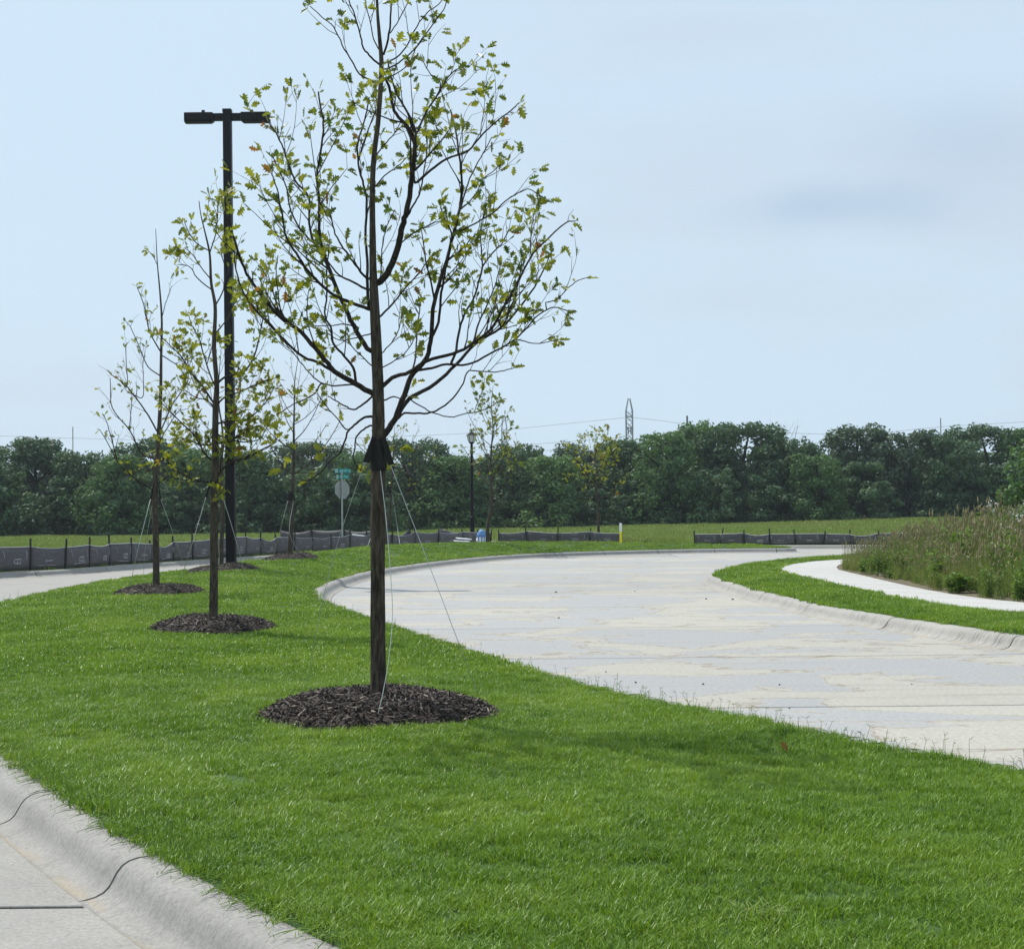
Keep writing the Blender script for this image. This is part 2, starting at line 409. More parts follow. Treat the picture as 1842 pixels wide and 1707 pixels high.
# ------------------------------------------------------------------ layout (metres; X right, Y away, camera at the origin)
LZ = 0.15
def px_line(L_, z): return [PZ(x, y, z) for x, y in L_]
right_edge = px_line([(1842, 1395), (1650, 1360), (1400, 1308), (1180, 1266), (1000, 1222), (860, 1178), (720, 1133), (620, 1099), (572, 1078), (563, 1066),
                      (578, 1052), (640, 1032), (700, 1021), (800, 1008), (900, 999), (1000, 994), (1200, 988.5), (1330, 986.5)], LZ)
left_far = px_line([(470, 1008), (420, 1013.5), (330, 1027), (250, 1037), (150, 1053), (80, 1067), (0, 1086)], LZ)
left_near = px_line([(0, 1354), (271, 1529), (620, 1709)], LZ)
V = lambda x, y: Vector((x, y, LZ))
outline = (right_edge + [V(9.9, 54.0), V(9.9, 55.6), V(8.0, 56.6), V(4.0, 56.6), V(0.0, 56.0), V(-3.8, 53.9), V(-6.5, 50.6)] + left_far +
           [V(-8.35, 21.5), V(-7.2, 17.5), V(-5.7, 14.0), V(-4.4, 11.4)] + left_near +
           [V(-0.18, 4.62), V(0.12, 4.72), V(0.44, 4.86), V(0.75, 4.74), V(1.3, 4.5), V(2.3, 4.55), V(3.1, 5.1), V(3.45, 6.0), V(3.3, 7.0)])
MED = resample(catmull(outline, 6, closed=True), 0.35, closed=True)
MEDP = [(p.x, p.y) for p in MED]
def lawn_h(x, y):
    x = np.atleast_1d(np.asarray(x, float)); y = np.atleast_1d(np.asarray(y, float))
    d = edge_dist(MEDP, x, y)
    amp = 0.05 + 0.27 * sstep(24, 50, y)
    return LZ + 0.012 + amp * sstep(0.0, 3.0, d) + 0.02 * sstep(0, 1, d) * vnoise(x, y, 0.8)
def on_lawn(px, py):
    z = LZ + 0.05
    for _ in range(6):
        p = PZ(px, py, z); z = float(lawn_h(p.x, p.y)[0])
    return PZ(px, py, z)

def sheet(name, poly, hfun, cell, mat, extra=None, kind='structure', skirt=0.0):
    """triangulated sheet inside an outline with heights from hfun"""
    xs = [p[0] for p in poly]; ys = [p[1] for p in poly]
    gx, gy = np.meshgrid(np.arange(min(xs), max(xs), cell), np.arange(min(ys), max(ys), cell))
    gx = gx.ravel(); gy = gy.ravel()
    k = inside(poly, gx, gy) & (edge_dist(poly, gx, gy) > cell * 0.4)
    pts = [Vector((p[0], p[1])) for p in poly] + [Vector((a, b_)) for a, b_ in zip(gx[k], gy[k])]
    n = len(poly)
    vv, ee, ff, *_ = geometry.delaunay_2d_cdt(pts, [(i, (i + 1) % n) for i in range(n)], [], 1, 1e-5)
    X = np.array([v.x for v in vv]); Y = np.array([v.y for v in vv]); Z = hfun(X, Y)
    mb = MB(); mb.add([(a, b_, c) for a, b_, c in zip(X, Y, Z)], [tuple(f) for f in ff])
    if skirt:
        base = len(mb.v); z0 = hfun(np.array(xs), np.array(ys))
        vs = [(xs[i], ys[i], z0[i]) for i in range(n)] + [(xs[i], ys[i], z0[i] - skirt) for i in range(n)]
        mb.add(vs, [(i, (i + 1) % n, n + (i + 1) % n, n + i) for i in range(n)])
    o = mb.build(name, mat, smooth=True); o['kind'] = kind
    # faces up
    me = o.data
    bm = bmesh.new(); bm.from_mesh(me); bmesh.ops.remove_doubles(bm, verts=bm.verts, dist=1e-4); bmesh.ops.recalc_face_normals(bm, faces=bm.faces)
    if sum(f.normal.z * f.calc_area() for f in bm.faces) < 0: bmesh.ops.reverse_faces(bm, faces=bm.faces)
    bm.to_mesh(me); bm.free()
    return o

# ground sheet under everything
mb = MB(); mb.add([(-700, -60, -0.12), (700, -60, -0.12), (700, 700, -0.12), (-700, 700, -0.12)], [(0, 1, 2, 3)])
g = mb.build('ground', FIELDS); g['kind'] = 'structure'

# ------------------------------------------------------------------ roads of concrete slabs
road = MB(); road.add([(-30, -6, -0.009), (40, -6, -0.009), (40, 62, -0.009), (-30, 62, -0.009)], [(0, 1, 2, 3)])
road_o = road.build('road', SEAL); road_o['kind'] = 'structure'
far_kerb_px = [(-420, 1073), (-200, 1056), (-80, 1046), (0, 1040), (100, 1035), (200, 1027), (330, 1017.5), (420, 1011), (500, 1006)]
far_line = px_line(far_kerb_px, 0.0)
far_line = [Vector((p.x, p.y, 0)) for p in far_line] + [Vector((-5.2, 56.5, 0)), Vector((-1.5, 59.6, 0)), Vector((3, 60.4, 0)), Vector((8, 59.0, 0)), Vector((15, 56.9, 0)), Vector((26, 55.0, 0)), Vector((60, 52, 0))]
FARL = resample(catmull(far_line, 5), 0.5)
def slab_mesh(w, l, seed):
    rn = random.Random(seed); g_ = 0.02; c_ = 0.004
    mb = MB(); x, y = w / 2 - g_, l / 2 - g_
    vs = [(-x, -y, -0.05), (x, -y, -0.05), (x, y, -0.05), (-x, y, -0.05), (-x, -y, -c_), (x, -y, -c_), (x, y, -c_), (-x, y, -c_)]
    e = c_
    vs += [(-x + e, -y + e, 0), (x - e, -y + e, 0), (x - e, y - e, 0), (-x + e, y - e, 0)]
    fs = [(0, 1, 5, 4), (1, 2, 6, 5), (2, 3, 7, 6), (3, 0, 4, 7), (4, 5, 9, 8), (5, 6, 10, 9), (6, 7, 11, 10), (7, 4, 8, 11), (8, 9, 10, 11)]
    mb.add(vs, fs); return mb.mesh('concrete_slab')
ROWS_R = [-4, 0.2, 4.1, 8.0, 12.1, 16.2, 20.4, 24.6, 28.8, 33.0, 37.2, 41.4, 45.6, 50.0, 55.0, 61.5]
COLS_R = [-1.9, 9.2, 20, 34]
ROWS_L = [-3.0, -0.8, 1.5, 3.85, 6.17, 8.5, 11, 15, 19, 23, 27, 31, 35, 39, 43, 47, 51, 55, 61.5]
COLS_L = [-28, -22, -17, -13, -9.3, -5.6, -3.4, -1.0, 1.8]
FLX = np.array([p.x for p in FARL]); FLY = np.array([p.y for p in FARL])
def grid_slabs(rows, cols, mat, keep):
    for i in range(len(rows) - 1):
        for j in range(len(cols) - 1):
            x0, x1, y0, y1 = cols[j], cols[j + 1], rows[i], rows[i + 1]
            cx, cy = (x0 + x1) / 2, (y0 + y1) / 2
            if not keep(cx, cy, x0, x1, y0, y1): continue
            gx, gy = np.meshgrid(np.linspace(x0, x1, 9), np.linspace(y0, y1, 9))
            fy = np.interp(gx.ravel(), FLX, FLY)
            free = (~inside(MEDP, gx.ravel(), gy.ravel())) & (gy.ravel() < fy)
            if not free.any(): continue
            me = slab_mesh(x1 - x0, y1 - y0, i * 31 + j); me.materials.append(mat)
            place('concrete_slab', me, road_o, Matrix.Translation((cx, cy, 0)))
def mid_x(y): return float(np.interp(y, [-4, 4, 10, 20, 30, 42, 50, 56, 62], [1.8, 1.8, -1.0, -5.6, -5.6, -5.6, -1.9, 5.5, 9.2]))
ORG[road_o] = Vector((0, 0, 0))
ALL = lambda *a: True
grid_slabs([r_ for r_ in ROWS_R if r_ <= 8.0], [1.8, 9.2, 20, 34], ROAD_R, ALL)
grid_slabs([8.0, 12.1, 16.2], [-1.9, 9.2, 20, 34], ROAD_R, ALL)
grid_slabs([r_ for r_ in ROWS_R if 16 < r_ < 51], [-5.6, 9.2, 20, 34], ROAD_R, ALL)
grid_slabs([50.0, 55.0, 61.5], [5.5, 9.2, 20, 34], ROAD_R, ALL)
grid_slabs([-3.0, -0.8, 1.5, 3.85, 6.17, 8.0], [-16, -9.3, -3.4, 1.8], ROAD_L, ALL)
grid_slabs([8.0, 11], [-16, -9.3, -3.4, -1.9], ROAD_L, ALL)
grid_slabs([11, 15, 19, 23], [-22, -16, -9.3, -5.6], ROAD_L, ALL)
grid_slabs([23, 27, 31, 35, 39, 43, 47, 51, 55, 61.5], [-28, -22, -16, -9.3, -5.6], ROAD_L, ALL)
grid_slabs([50.0, 55.0, 61.5], [-5.6, -1.9, 1.8, 5.5], ROAD_L, lambda *a: True)

# ------------------------------------------------------------------ kerbs
PROF = [(-0.03, -0.06), (-0.03, 0.149), (0.02, 0.153), (0.09, 0.151), (0.13, 0.143), (0.16, 0.126), (0.182, 0.10), (0.198, 0.072), (0.215, 0.045), (0.238, 0.025), (0.27, 0.012), (0.31, 0.005), (0.34, 0.0015), (0.34, -0.06)]
def kerb(name, line, closed, side, seg, first=0.0, kmat=None):
    """line = back of kerb; side=+1 puts the kerb to the right of travel"""
    line = resample(catmull(resample(line, 0.7, closed), 6, closed), 0.25, closed); n = len(line)
    nor = []
    for i in range(n):
        a = line[(i - 1) % n if closed else max(i - 1, 0)]; b_ = line[(i + 1) % n if closed else min(i + 1, n - 1)]
        t_ = (b_ - a); t_.z = 0; t_.normalize(); nor.append(Vector((t_.y, -t_.x, 0)) * side)
    def ring(i, prof): return [Vector((line[i % n].x, line[i % n].y, 0)) + nor[i % n] * o_ + Vector((0, 0, z_)) for o_, z_ in prof]
    inner = [(o_ - 0.0, z_ - 0.02) if 0 < k < len(PROF) - 1 else (o_, z_) for k, (o_, z_) in enumerate(PROF)]
    core = MB(); m_ = len(PROF); rr = n + 1 if closed else n
    vs = [p for i in range(rr) for p in ring(i, inner)]
    fs = [(i * m_ + k, i * m_ + k + 1, (i + 1) * m_ + k + 1, (i + 1) * m_ + k) for i in range(rr - 1) for k in range(m_ - 1)]
    core.add(vs, fs)
    root = core.build(name, SEAL); root['kind'] = 'structure'
    per = max(1, int(round(seg / 0.25))); i = int(first / 0.25); start = 0
    cuts = [0] + list(range(i if i else per, rr - 1, per)) + [rr - 1]
    for a, b_ in zip(cuts, cuts[1:]):
        if b_ <= a: continue
        mb = MB(); vs = []; run = []
        idx = list(range(a, b_ + 1))
        for q, i2 in enumerate(idx):
            pr = ring(i2, PROF)
            if q == 0 or q == len(idx) - 1:                       # pull the ends in by half a joint
                i3 = idx[1] if q == 0 else idx[-2]
                o3 = ring(i3, PROF); f_ = 0.045
                pr = [p.lerp(p3, f_) for p, p3 in zip(pr, o3)]
            vs += pr; run += [i2 * 0.25] * m_
        L_ = len(idx)
        fs = [(q * m_ + k, q * m_ + k + 1, (q + 1) * m_ + k + 1, (q + 1) * m_ + k) for q in range(L_ - 1) for k in range(m_ - 1)]
        fs += [tuple(range(m_)), tuple(range((L_ - 1) * m_, L_ * m_))[::-1]]
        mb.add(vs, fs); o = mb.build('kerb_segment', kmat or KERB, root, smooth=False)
        me = o.data; uv = me.uv_layers.new(name='run')
        for l_ in me.loops:
            vi = l_.vertex_index; uv.data[l_.index].uv = (run[vi], (vi % m_) / m_)
        bm = bmesh.new(); bm.from_mesh(me); bmesh.ops.recalc_face_normals(bm, faces=bm.faces)
        for f_ in bm.faces:
            f_.smooth = len(f_.verts) == 4
            if len(f_.verts) > 4:
                for e_ in f_.edges: e_.smooth = False
        bm.to_mesh(me); bm.free()
    return root
def orient(poly):
    a = sum(poly[i].x * poly[(i + 1) % len(poly)].y - poly[(i + 1) % len(poly)].x * poly[i].y for i in range(len(poly)))
    return 1 if a > 0 else -1
# start the median kerb so that a joint falls at the visible one on the near side
j0 = min(range(len(MED)), key=lambda i: (MED[i] - PZ(300, 1545, LZ)).length)
MEDK = MED[j0:] + MED[:j0]
kerb('median_kerb', MEDK, True, orient(MED), 2.35)
kerb('far_kerb', [p + Vector((0, 0, 0)) for p in FARL], False, 1, 3.0)

# right-hand verge
verge_px = [(2150, 1180), (1980, 1161), (1842, 1142), (1700, 1122), (1600, 1107), (1500, 1091), (1400, 1069), (1330, 1051), (1300, 1041), (1290, 1035), (1300, 1028), (1335, 1018), (1400, 1009.5), (1480, 1003.5), (1560, 999)]
VR = px_line(verge_px, LZ)
VR = [Vector((8.2, 2, LZ)), Vector((7.6, 7, LZ))] + VR[1:] + [Vector((16, 49.6, LZ)), Vector((26, 49.5, LZ)), Vector((60, 47, LZ))]
VRL = resample(catmull(VR, 5), 0.4)
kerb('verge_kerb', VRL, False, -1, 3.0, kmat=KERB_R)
walk_in = [Vector((9.4, 2, LZ)), Vector((8.7, 7, LZ))] + px_line([(1980, 1118), (1842, 1108), (1750, 1099), (1650, 1084), (1550, 1064), (1460, 1043), (1405, 1030), (1398, 1024), (1415, 1017), (1455, 1011), (1510, 1007)], LZ) + [Vector((14.5, 45.2, LZ)), Vector((26, 46.5, LZ))]
walk_out = [Vector((11.2, 2, LZ)), Vector((10.5, 7, LZ))] + px_line([(2020, 1098), (1842, 1085.5), (1750, 1075), (1680, 1064), (1600, 1047), (1545, 1034), (1508, 1025), (1506, 1020), (1512, 1016), (1530, 1012), (1556, 1009.5)], LZ) + [Vector((16.2, 42.8, LZ)), Vector((26, 44.6, LZ))]
WI = catmull(walk_in, 5); WO = catmull(walk_out, 5)
verge_poly = [(p.x, p.y) for p in resample(VRL, 0.5)[:-20]]
wi2 = [(p.x, p.y) for p in resample(WI, 0.5)]
VERGE = [(p[0], p[1]) for p in verge_poly if p[0] < 27] + wi2[::-1]
def vrg_h(x, y):
    d = edge_dist(VERGE, x, y); return LZ + 0.006 + 0.04 * sstep(0, 0.6, d) + 0 * x
sheet('verge', VERGE, vrg_h, 0.45, SOIL, skirt=0.2)
# sidewalk: panels between the two edges
walk_root = MB()
wa = resample(WI, 0.2); 
def nearest_on(line, p):
    best = None
    for a, b_ in zip(line, line[1:]):
        e = b_ - a; t_ = max(0, min(1, (p - a).dot(e) / max(e.length_squared, 1e-9))); q = a + e * t_
        d_ = (q - p).length
        if best is None or d_ < best[0]: best = (d_, q)
    return best[1]
WIr = resample(WI, 1.5); n_w = len(WIr)
WOr = resample(WO, sum((b_ - a).length for a, b_ in zip(WO, WO[1:])) / (n_w - 1))
m_w = min(len(WIr), len(WOr))
mbw = MB()
for i in range(m_w - 1): mbw.add([WIr[i] - Vector((0, 0, .03)), WIr[i + 1] - Vector((0, 0, .03)), WOr[i + 1] - Vector((0, 0, .03)), WOr[i] - Vector((0, 0, .03))], [(0, 1, 2, 3)])
walk_o = mbw.build('sidewalk', SEAL); walk_o['kind'] = 'structure'
for i in range(m_w - 1):
    q = [WIr[i], WOr[i], WOr[i + 1], WIr[i + 1]]; c = sum(q, Vector()) / 4
    q = [c + (p - c) * (1 - 0.018 / max((p - c).length, .1)) for p in q]
    up = Vector((0, 0, 0.012)); mb = MB()
    mb.add([p - Vector((0, 0, .08)) for p in q] + [p + up for p in q], [(4, 5, 6, 7), (0, 1, 5, 4), (1, 2, 6, 5), (2, 3, 7, 6), (3, 0, 4, 7)])
    o = mb.build('paving_panel', WALK, walk_o)
    bm = bmesh.new(); bm.from_mesh(o.data); bmesh.ops.recalc_face_normals(bm, faces=bm.faces); bm.to_mesh(o.data); bm.free()
    if o.data.polygons[0].normal.z < 0: o.data.flip_normals()

# median lawn, far field, weed bank
sheet('lawn', MEDP, lawn_h, 0.4, SOIL, skirt=0.1)
FIELD = [(p.x, p.y + 0.02) for p in resample(FARL, 1.5)] + [(700, 45), (700, 690), (-700, 690), (-700, 30)]
def field_h(x, y): return 0.146 + 0.0 * x + 0.5 * sstep(-5, 35, x) * sstep(62, 105, y)
# coarse sheet near, one big polygon far
FN = [(p.x, p.y + 0.02) for p in resample(FARL, 1.5)] + [(60, 118), (-60, 118), (-60, 32)]
sheet('field', FN, field_h, 2.5, FIELDS)
mb = MB(); mb.add([(-700, 117.5, 0.14), (-5, 117.5, 0.14), (35, 117.5, 0.64), (700, 117.5, 0.64), (700, 690, 0.64), (35, 690, 0.64), (-5, 690, 0.14), (-700, 690, 0.14)], [(0, 1, 6, 7), (1, 2, 5, 6), (2, 3, 4, 5)])
o = mb.build('far_field', FIELDS); o['kind'] = 'structure'
BANK = [(p.x, p.y) for p in resample(WO, 0.6)] + [(40, 44.6), (40, 2)]
def bank_h(x, y):
    d = edge_dist(BANK, x, y)
    return LZ + 0.0 + 1.15 * sstep(0.2, 7.0, d) * sstep(8.5, 14, x - 0.0 * y) + 0.05 * vnoise(x, y, 0.5)*sstep(0, 1, d)
BANKS = plain('bank_soil', (0.10, 0.085, 0.05), 0.95, var=0.4, scale=1.5)
sheet('weed_bank', BANK, bank_h, 0.7, BANKS, skirt=0.25)

# ------------------------------------------------------------------ scattering (geometry nodes, for what nobody could count)
def src_coll(name, meshes, mat):
    c = bpy.data.collections.new(name)
    for i, me in enumerate(meshes):
        me.materials.append(mat) if not me.materials else None
        c.objects.link(bpy.data.objects.new('%s_%02d' % (name, i), me))
    return c
def scatter(name, P, rot, scl, idx, coll, kind='stuff', label=None, cat=None, parent=None):
    me = bpy.data.meshes.new(name); n = len(P)
    me.vertices.add(n); me.vertices.foreach_set('co', np.asarray(P, np.float32).ravel())
    a = me.attributes.new('rot', 'FLOAT_VECTOR', 'POINT'); a.data.foreach_set('vector', np.asarray(rot, np.float32).ravel())
    a = me.attributes.new('scl', 'FLOAT_VECTOR', 'POINT'); a.data.foreach_set('vector', np.asarray(scl, np.float32).ravel())
    a = me.attributes.new('idx', 'INT', 'POINT'); a.data.foreach_set('value', np.asarray(idx, np.int32))
    o = bpy.data.objects.new(name, me); COL.objects.link(o)
    ng = bpy.data.node_groups.new(name + '_nodes', 'GeometryNodeTree')
    ng.interface.new_socket('Geometry', in_out='INPUT', socket_type='NodeSocketGeometry')
    ng.interface.new_socket('Geometry', in_out='OUTPUT', socket_type='NodeSocketGeometry')
    gi = ng.nodes.new('NodeGroupInput'); go = ng.nodes.new('NodeGroupOutput')
    ip = ng.nodes.new('GeometryNodeInstanceOnPoints'); ci = ng.nodes.new('GeometryNodeCollectionInfo')
    ci.inputs['Collection'].default_value = coll; ci.inputs['Separate Children'].default_value = True; ci.inputs['Reset Children'].default_value = True
    def at(nm, ty):
        q = ng.nodes.new('GeometryNodeInputNamedAttribute'); q.data_type = ty; q.inputs['Name'].default_value = nm; return q.outputs['Attribute']
    er = ng.nodes.new('FunctionNodeEulerToRotation'); l = ng.links.new
    l(gi.outputs[0], ip.inputs['Points']); l(ci.outputs[0], ip.inputs['Instance']); ip.inputs['Pick Instance'].default_value = True
    l(at('idx', 'INT'), ip.inputs['Instance Index']); l(at('rot', 'FLOAT_VECTOR'), er.inputs[0]); l(er.outputs[0], ip.inputs['Rotation'])
    l(at('scl', 'FLOAT_VECTOR'), ip.inputs['Scale']); l(ip.outputs[0], go.inputs[0])
    md = o.modifiers.new('scatter', 'NODES'); md.node_group = ng
    return tag(o, label, cat, None, kind)

def blade(mb, rn, base, h, w, lean, curl=1.0, tint=0.5, segs=2):
    a = rn.uniform(0, 6.283); side = Vector((math.cos(a), math.sin(a), 0)); ld = Vector((math.cos(a + 1.57 + rn.uniform(-.5, .5)), math.sin(a + 1.57), 0))
    vs = []; 
    for k in range(segs):
        f = k / segs; p = base + Vector((0, 0, h * (f - 0.15 * curl * lean * f * f))) + ld * (lean * h * f ** 1.8)
        ww = w * (1 - 0.45 * f); vs += [p - side * ww / 2, p + side * ww / 2]
    vs.append(base + Vector((0, 0, h * (1 - 0.3 * curl * lean))) + ld * (lean * h))
    fs = [(2 * k, 2 * k + 1, 2 * k + 3, 2 * k + 2) for k in range(segs - 1)] + [(2 * segs - 2, 2 * segs - 1, 2 * segs)]
    mb.add(vs, fs, tint)
def tuft(seed, n, rad, h, w, lean):
    rn = random.Random(seed); mb = MB()
    for _ in range(n):
        r_ = rad * math.sqrt(rn.random()); a = rn.uniform(0, 6.283)
        blade(mb, rn, Vector((r_ * math.cos(a), r_ * math.sin(a), -0.005)), h * rn.uniform(0.55, 1.15), w * rn.uniform(.7, 1.3), rn.uniform(0.1, lean), tint=rn.random())
    return mb.mesh('tuft')
lawn_c = src_coll('lawn_tuft', [tuft(i, 84, 0.078, 0.046, 0.0038, 1.2) for i in range(6)] + [tuft(20 + i, 44, 0.085, 0.042, 0.0075, 0.9) for i in range(4)], GRASS)
RINGS = []      # mulch rings, filled before the lawn is scattered
def scatter_lawn(name, poly, hf, dens, label, margin=2.5, edge=0.0):
    PS = []
    xs = [p[0] for p in poly]; ys = [p[1] for p in poly]
    for y0, y1, dn, sc in dens:
        x0, x1 = max(min(xs), -0.345 * y1 - margin), min(max(xs), 0.345 * y1 + margin)
        yy0, yy1 = max(y0, min(ys)), min(y1, max(ys))
        if yy1 <= yy0 or x1 <= x0: continue
        n = int((x1 - x0) * (yy1 - yy0) * dn)
        x = RNG.uniform(x0, x1, n); y = RNG.uniform(yy0, yy1, n)
        k = inside(poly, x, y); x, y = x[k], y[k]
        d = edge_dist(poly, x, y); k = d > edge; x, y, d = x[k], y[k], d[k]
        for (c, r_) in RINGS:
            k = np.hypot(x - c.x, y - c.y) > r_ * (0.93 + 0.08 * np.sin(5 * np.arctan2(y - c.y, x - c.x))); x, y, d = x[k], y[k], d[k]
        s_ = sc * RNG.uniform(0.75, 1.25, len(x)) * (0.95 + 0.28 * vnoise(x, y, 1.3, 3.0) + 0.30 * vnoise(x, y, 5.5, 1.0))
        PS.append(np.stack([x, y, hf(x, y), s_, np.full(len(x), 6.0 if y0 >= 13 else 0.0)], 1))
    A = np.concatenate(PS); n = len(A)
    rot = np.zeros((n, 3)); rot[:, 2] = RNG.uniform(0, 6.283, n); rot[:, 0] = RNG.normal(0, .08, n); rot[:, 1] = RNG.normal(0, .08, n)
    scl = np.repeat(A[:, 3:4], 3, 1); scl[:, 2] *= RNG.uniform(0.75, 1.25, n)
    idx = np.where(A[:, 4] > 1, 6 + RNG.integers(0, 4, n), RNG.integers(0, 6, n))
    return scatter(name, A[:, :3], rot, scl, idx, lawn_c, label=label, cat='grass')

# ------------------------------------------------------------------ trees
def leaf_mesh(v):
    rn = random.Random(v)
    half = [(0.0, 0.0), (0.05, 0.10), (0.24, 0.22), (0.10, 0.33), (0.36, 0.50), (0.14, 0.56), (0.40, 0.78), (0.17, 0.78), (0.14, 0.98), (0.0, 1.08)]
    mb = MB(); vs = []; fold = rn.uniform(0.15, 0.5); curl = rn.uniform(-0.25, 0.35)
    def pt(x, y): return Vector((x * rn.uniform(.85, 1.15), y, abs(x) * fold + curl * y * y * 0.5))
    mid = [Vector((0, y, curl * y * y * 0.5)) for x, y in half]
    Rr = [pt(x, y) for x, y in half]; Ll = [pt(-x, y) for x, y in half]
    n = len(half)
    vs = mid + Rr + Ll
    fs = [(i, i + 1, n + i + 1, n + i) for i in range(n - 1)] + [(i, 2 * n + i, 2 * n + i + 1, i + 1) for i in range(n - 1)]
    vs += [Vector((-0.012, -0.25, 0)), Vector((0.012, -0.25, 0))]; fs += [(0, 3 * n, 3 * n + 1)]
    mb.add(vs, fs, (v % 8) / 8 * 0.9 if v < 8 else 0.97)
    me = mb.mesh('leaf'); me.materials.append(LEAF); return me
LEAVES = [leaf_mesh(i) for i in range(9)]
LEAF_V = [np.array([v.co[:] for v in me.vertices]) for me in LEAVES]
LEAF_F = [[tuple(p.vertices) for p in me.polygons] for me in LEAVES]
def leaf_mat(pos, axis, rn, size):
    y = axis.normalized(); z = Vector((rn.gauss(0, .7), rn.gauss(0, .7), rn.uniform(0.0, 1))); x = y.cross(z)
    x = x.normalized() if x.length > 1e-3 else y.orthogonal().normalized()
    z = x.cross(y)
    m_ = Matrix((x, y, z)).transposed().to_4x4()
    return Matrix.Translation(pos) @ m_ @ Matrix.Scale(size, 4)
def build_tree(name, label, group, base, trunk, limbs, seed, leaf=0.11, twig=0.17, leaf_n=3.2, n_ind=0, sides=(16, 6), start=0.2, tip_only=0.0, rough=0.10, cat='tree', sub=0.0, sub_len=1.0):
    """trunk and limbs: (points, radii) in world space"""
    rn = random.Random(seed)
    root = empty(name, base, label, cat, group)
    mb = MB(); pts, rad = trunk
    mb.tube(pts, rad, sides[0], rough=rough); mb.build('trunk', BARK, root, smooth=True)
    lv = []
    def twigs(mb, pts, rad, dens, a0):
        cum = [0.0]
        for a, b_ in zip(pts, pts[1:]): cum.append(cum[-1] + (b_ - a).length)
        s = cum[-1] * a0 + rn.uniform(0, twig); 
        while s < cum[-1]:
            j = max(i for i in range(len(cum)) if cum[i] <= s); j = min(j, len(pts) - 2)
            f = (s - cum[j]) / max(cum[j + 1] - cum[j], 1e-9); p = pts[j].lerp(pts[j + 1], f); t_ = (pts[j + 1] - pts[j]).normalized()
            side = t_.orthogonal().normalized(); side.rotate(Matrix.Rotation(rn.uniform(0, 6.283), 3, t_))
            d_ = (t_ * rn.uniform(0.4, 1.0) + side * rn.uniform(0.5, 1.0) + Vector((0, 0, .25))).normalized()
            ln = twig * rn.uniform(0.6, 2.3); q1 = p + d_ * ln * .5 + Vector((0, 0, rn.uniform(-.01, .03))); q2 = q1 + (d_ + Vector((rn.gauss(0, .3), rn.gauss(0, .3), rn.gauss(0.1, .25)))).normalized() * ln * .5
            r_ = min(0.0045, max(0.0018, rad[j] * .5))
            mb.tube([p, q1, q2], [r_, r_ * .75, r_ * .4], 4, cap=False)
            if rn.random() > tip_only:
                spray(q1, q2)
            s += twig * rn.uniform(0.45, 1.5) / dens
        spray(pts[-2], pts[-1])
        if rn.random() < .7: spray(pts[-2], pts[-1])
    def spray(a, b_):
        d_ = (b_ - a).normalized()
        for _ in range(max(1, int(rn.gauss(leaf_n, 1.2)))):
            p = a.lerp(b_, rn.uniform(0.2, 1.0)); ax = (d_ * .6 + Vector((rn.gauss(0, .6), rn.gauss(0, .6), rn.gauss(-.15, .6)))).normalized()
            sz = leaf * rn.uniform(0.55, 1.35)
            lv.append((p + ax * sz * .25, ax, sz))
    def subs(mb, pts, rad, dens, a0):
        cum = [0.0]
        for a, b_ in zip(pts, pts[1:]): cum.append(cum[-1] + (b_ - a).length)
        for _ in range(int(round(cum[-1] / sub * dens))):
            s = cum[-1] * rn.uniform(max(.12, a0 * .7), .92); j = min(max(i for i in range(len(cum)) if cum[i] <= s), len(pts) - 2)
            t_ = (pts[j + 1] - pts[j]).normalized(); side = t_.orthogonal().normalized(); side.rotate(Matrix.Rotation(rn.uniform(0, 6.283), 3, t_))
            d_ = (t_ * .9 + side * rn.uniform(.5, .9) + Vector((0, 0, .35))).normalized(); ln = min(.62, .3 + .14 * cum[-1]) * rn.uniform(.5, 1.15) * sub_len; p = pts[j]; pp = [p]
            for _k in range(4):
                p = p + d_ * ln / 4; pp.append(p); d_ = (d_ + Vector((rn.gauss(0, .09), rn.gauss(0, .09), rn.uniform(.04, .24)))).normalized()
            r_ = min(max(.0028, rad[j] * .5), .008); rr_ = [r_ * (1 - .15 * q) for q in range(5)]
            mb.tube(pp, rr_, 4, cap=False); twigs(mb, pp, rr_, .75, .25)
    for k, lb in enumerate(limbs):
        pts, rad = lb[0], lb[1]; mb = MB(); mb.tube(pts, rad, sides[1])
        dn_ = lb[2] if len(lb) > 2 else 1.0; a0_ = lb[3] if len(lb) > 3 else start
        twigs(mb, pts, rad, dn_ * (.55 if sub else 1.0), a0_)
        if sub: subs(mb, pts, rad, dn_, a0_)
        mb.build('branch', BARK2, root, smooth=True)
    # leaves: the ones nearest the camera each as an object, the rest joined
    rn2 = random.Random(seed + 1)
    order = sorted(lv, key=lambda q: q[0].y - 12 * q[2])
    rest = MB()
    for i, (p, ax, sz) in enumerate(order):
        low = p.z
        v = rn2.choice((0, 1, 2, 3, 3, 4, 5, 5, 6, 7, 7) if low > base[2] + (2.6 if leaf < .07 else 1.7) else (4, 5, 6, 7, 7)) if rn2.random() > .022 else 8
        mw = leaf_mat(p, ax, rn2, sz)
        if i < n_ind:
            place('leaf', LEAVES[v], root, mw)
        else:
            A = np.array(mw); W = LEAF_V[v] @ A[:3, :3].T + A[:3, 3]
            rest.add(W, LEAF_F[v], (v % 8) / 8 * 0.9 if v < 8 else 0.97)
    if rest.v:
        o = rest.build('leaves', LEAF, root); o['kind'] = 'stuff'
    return root
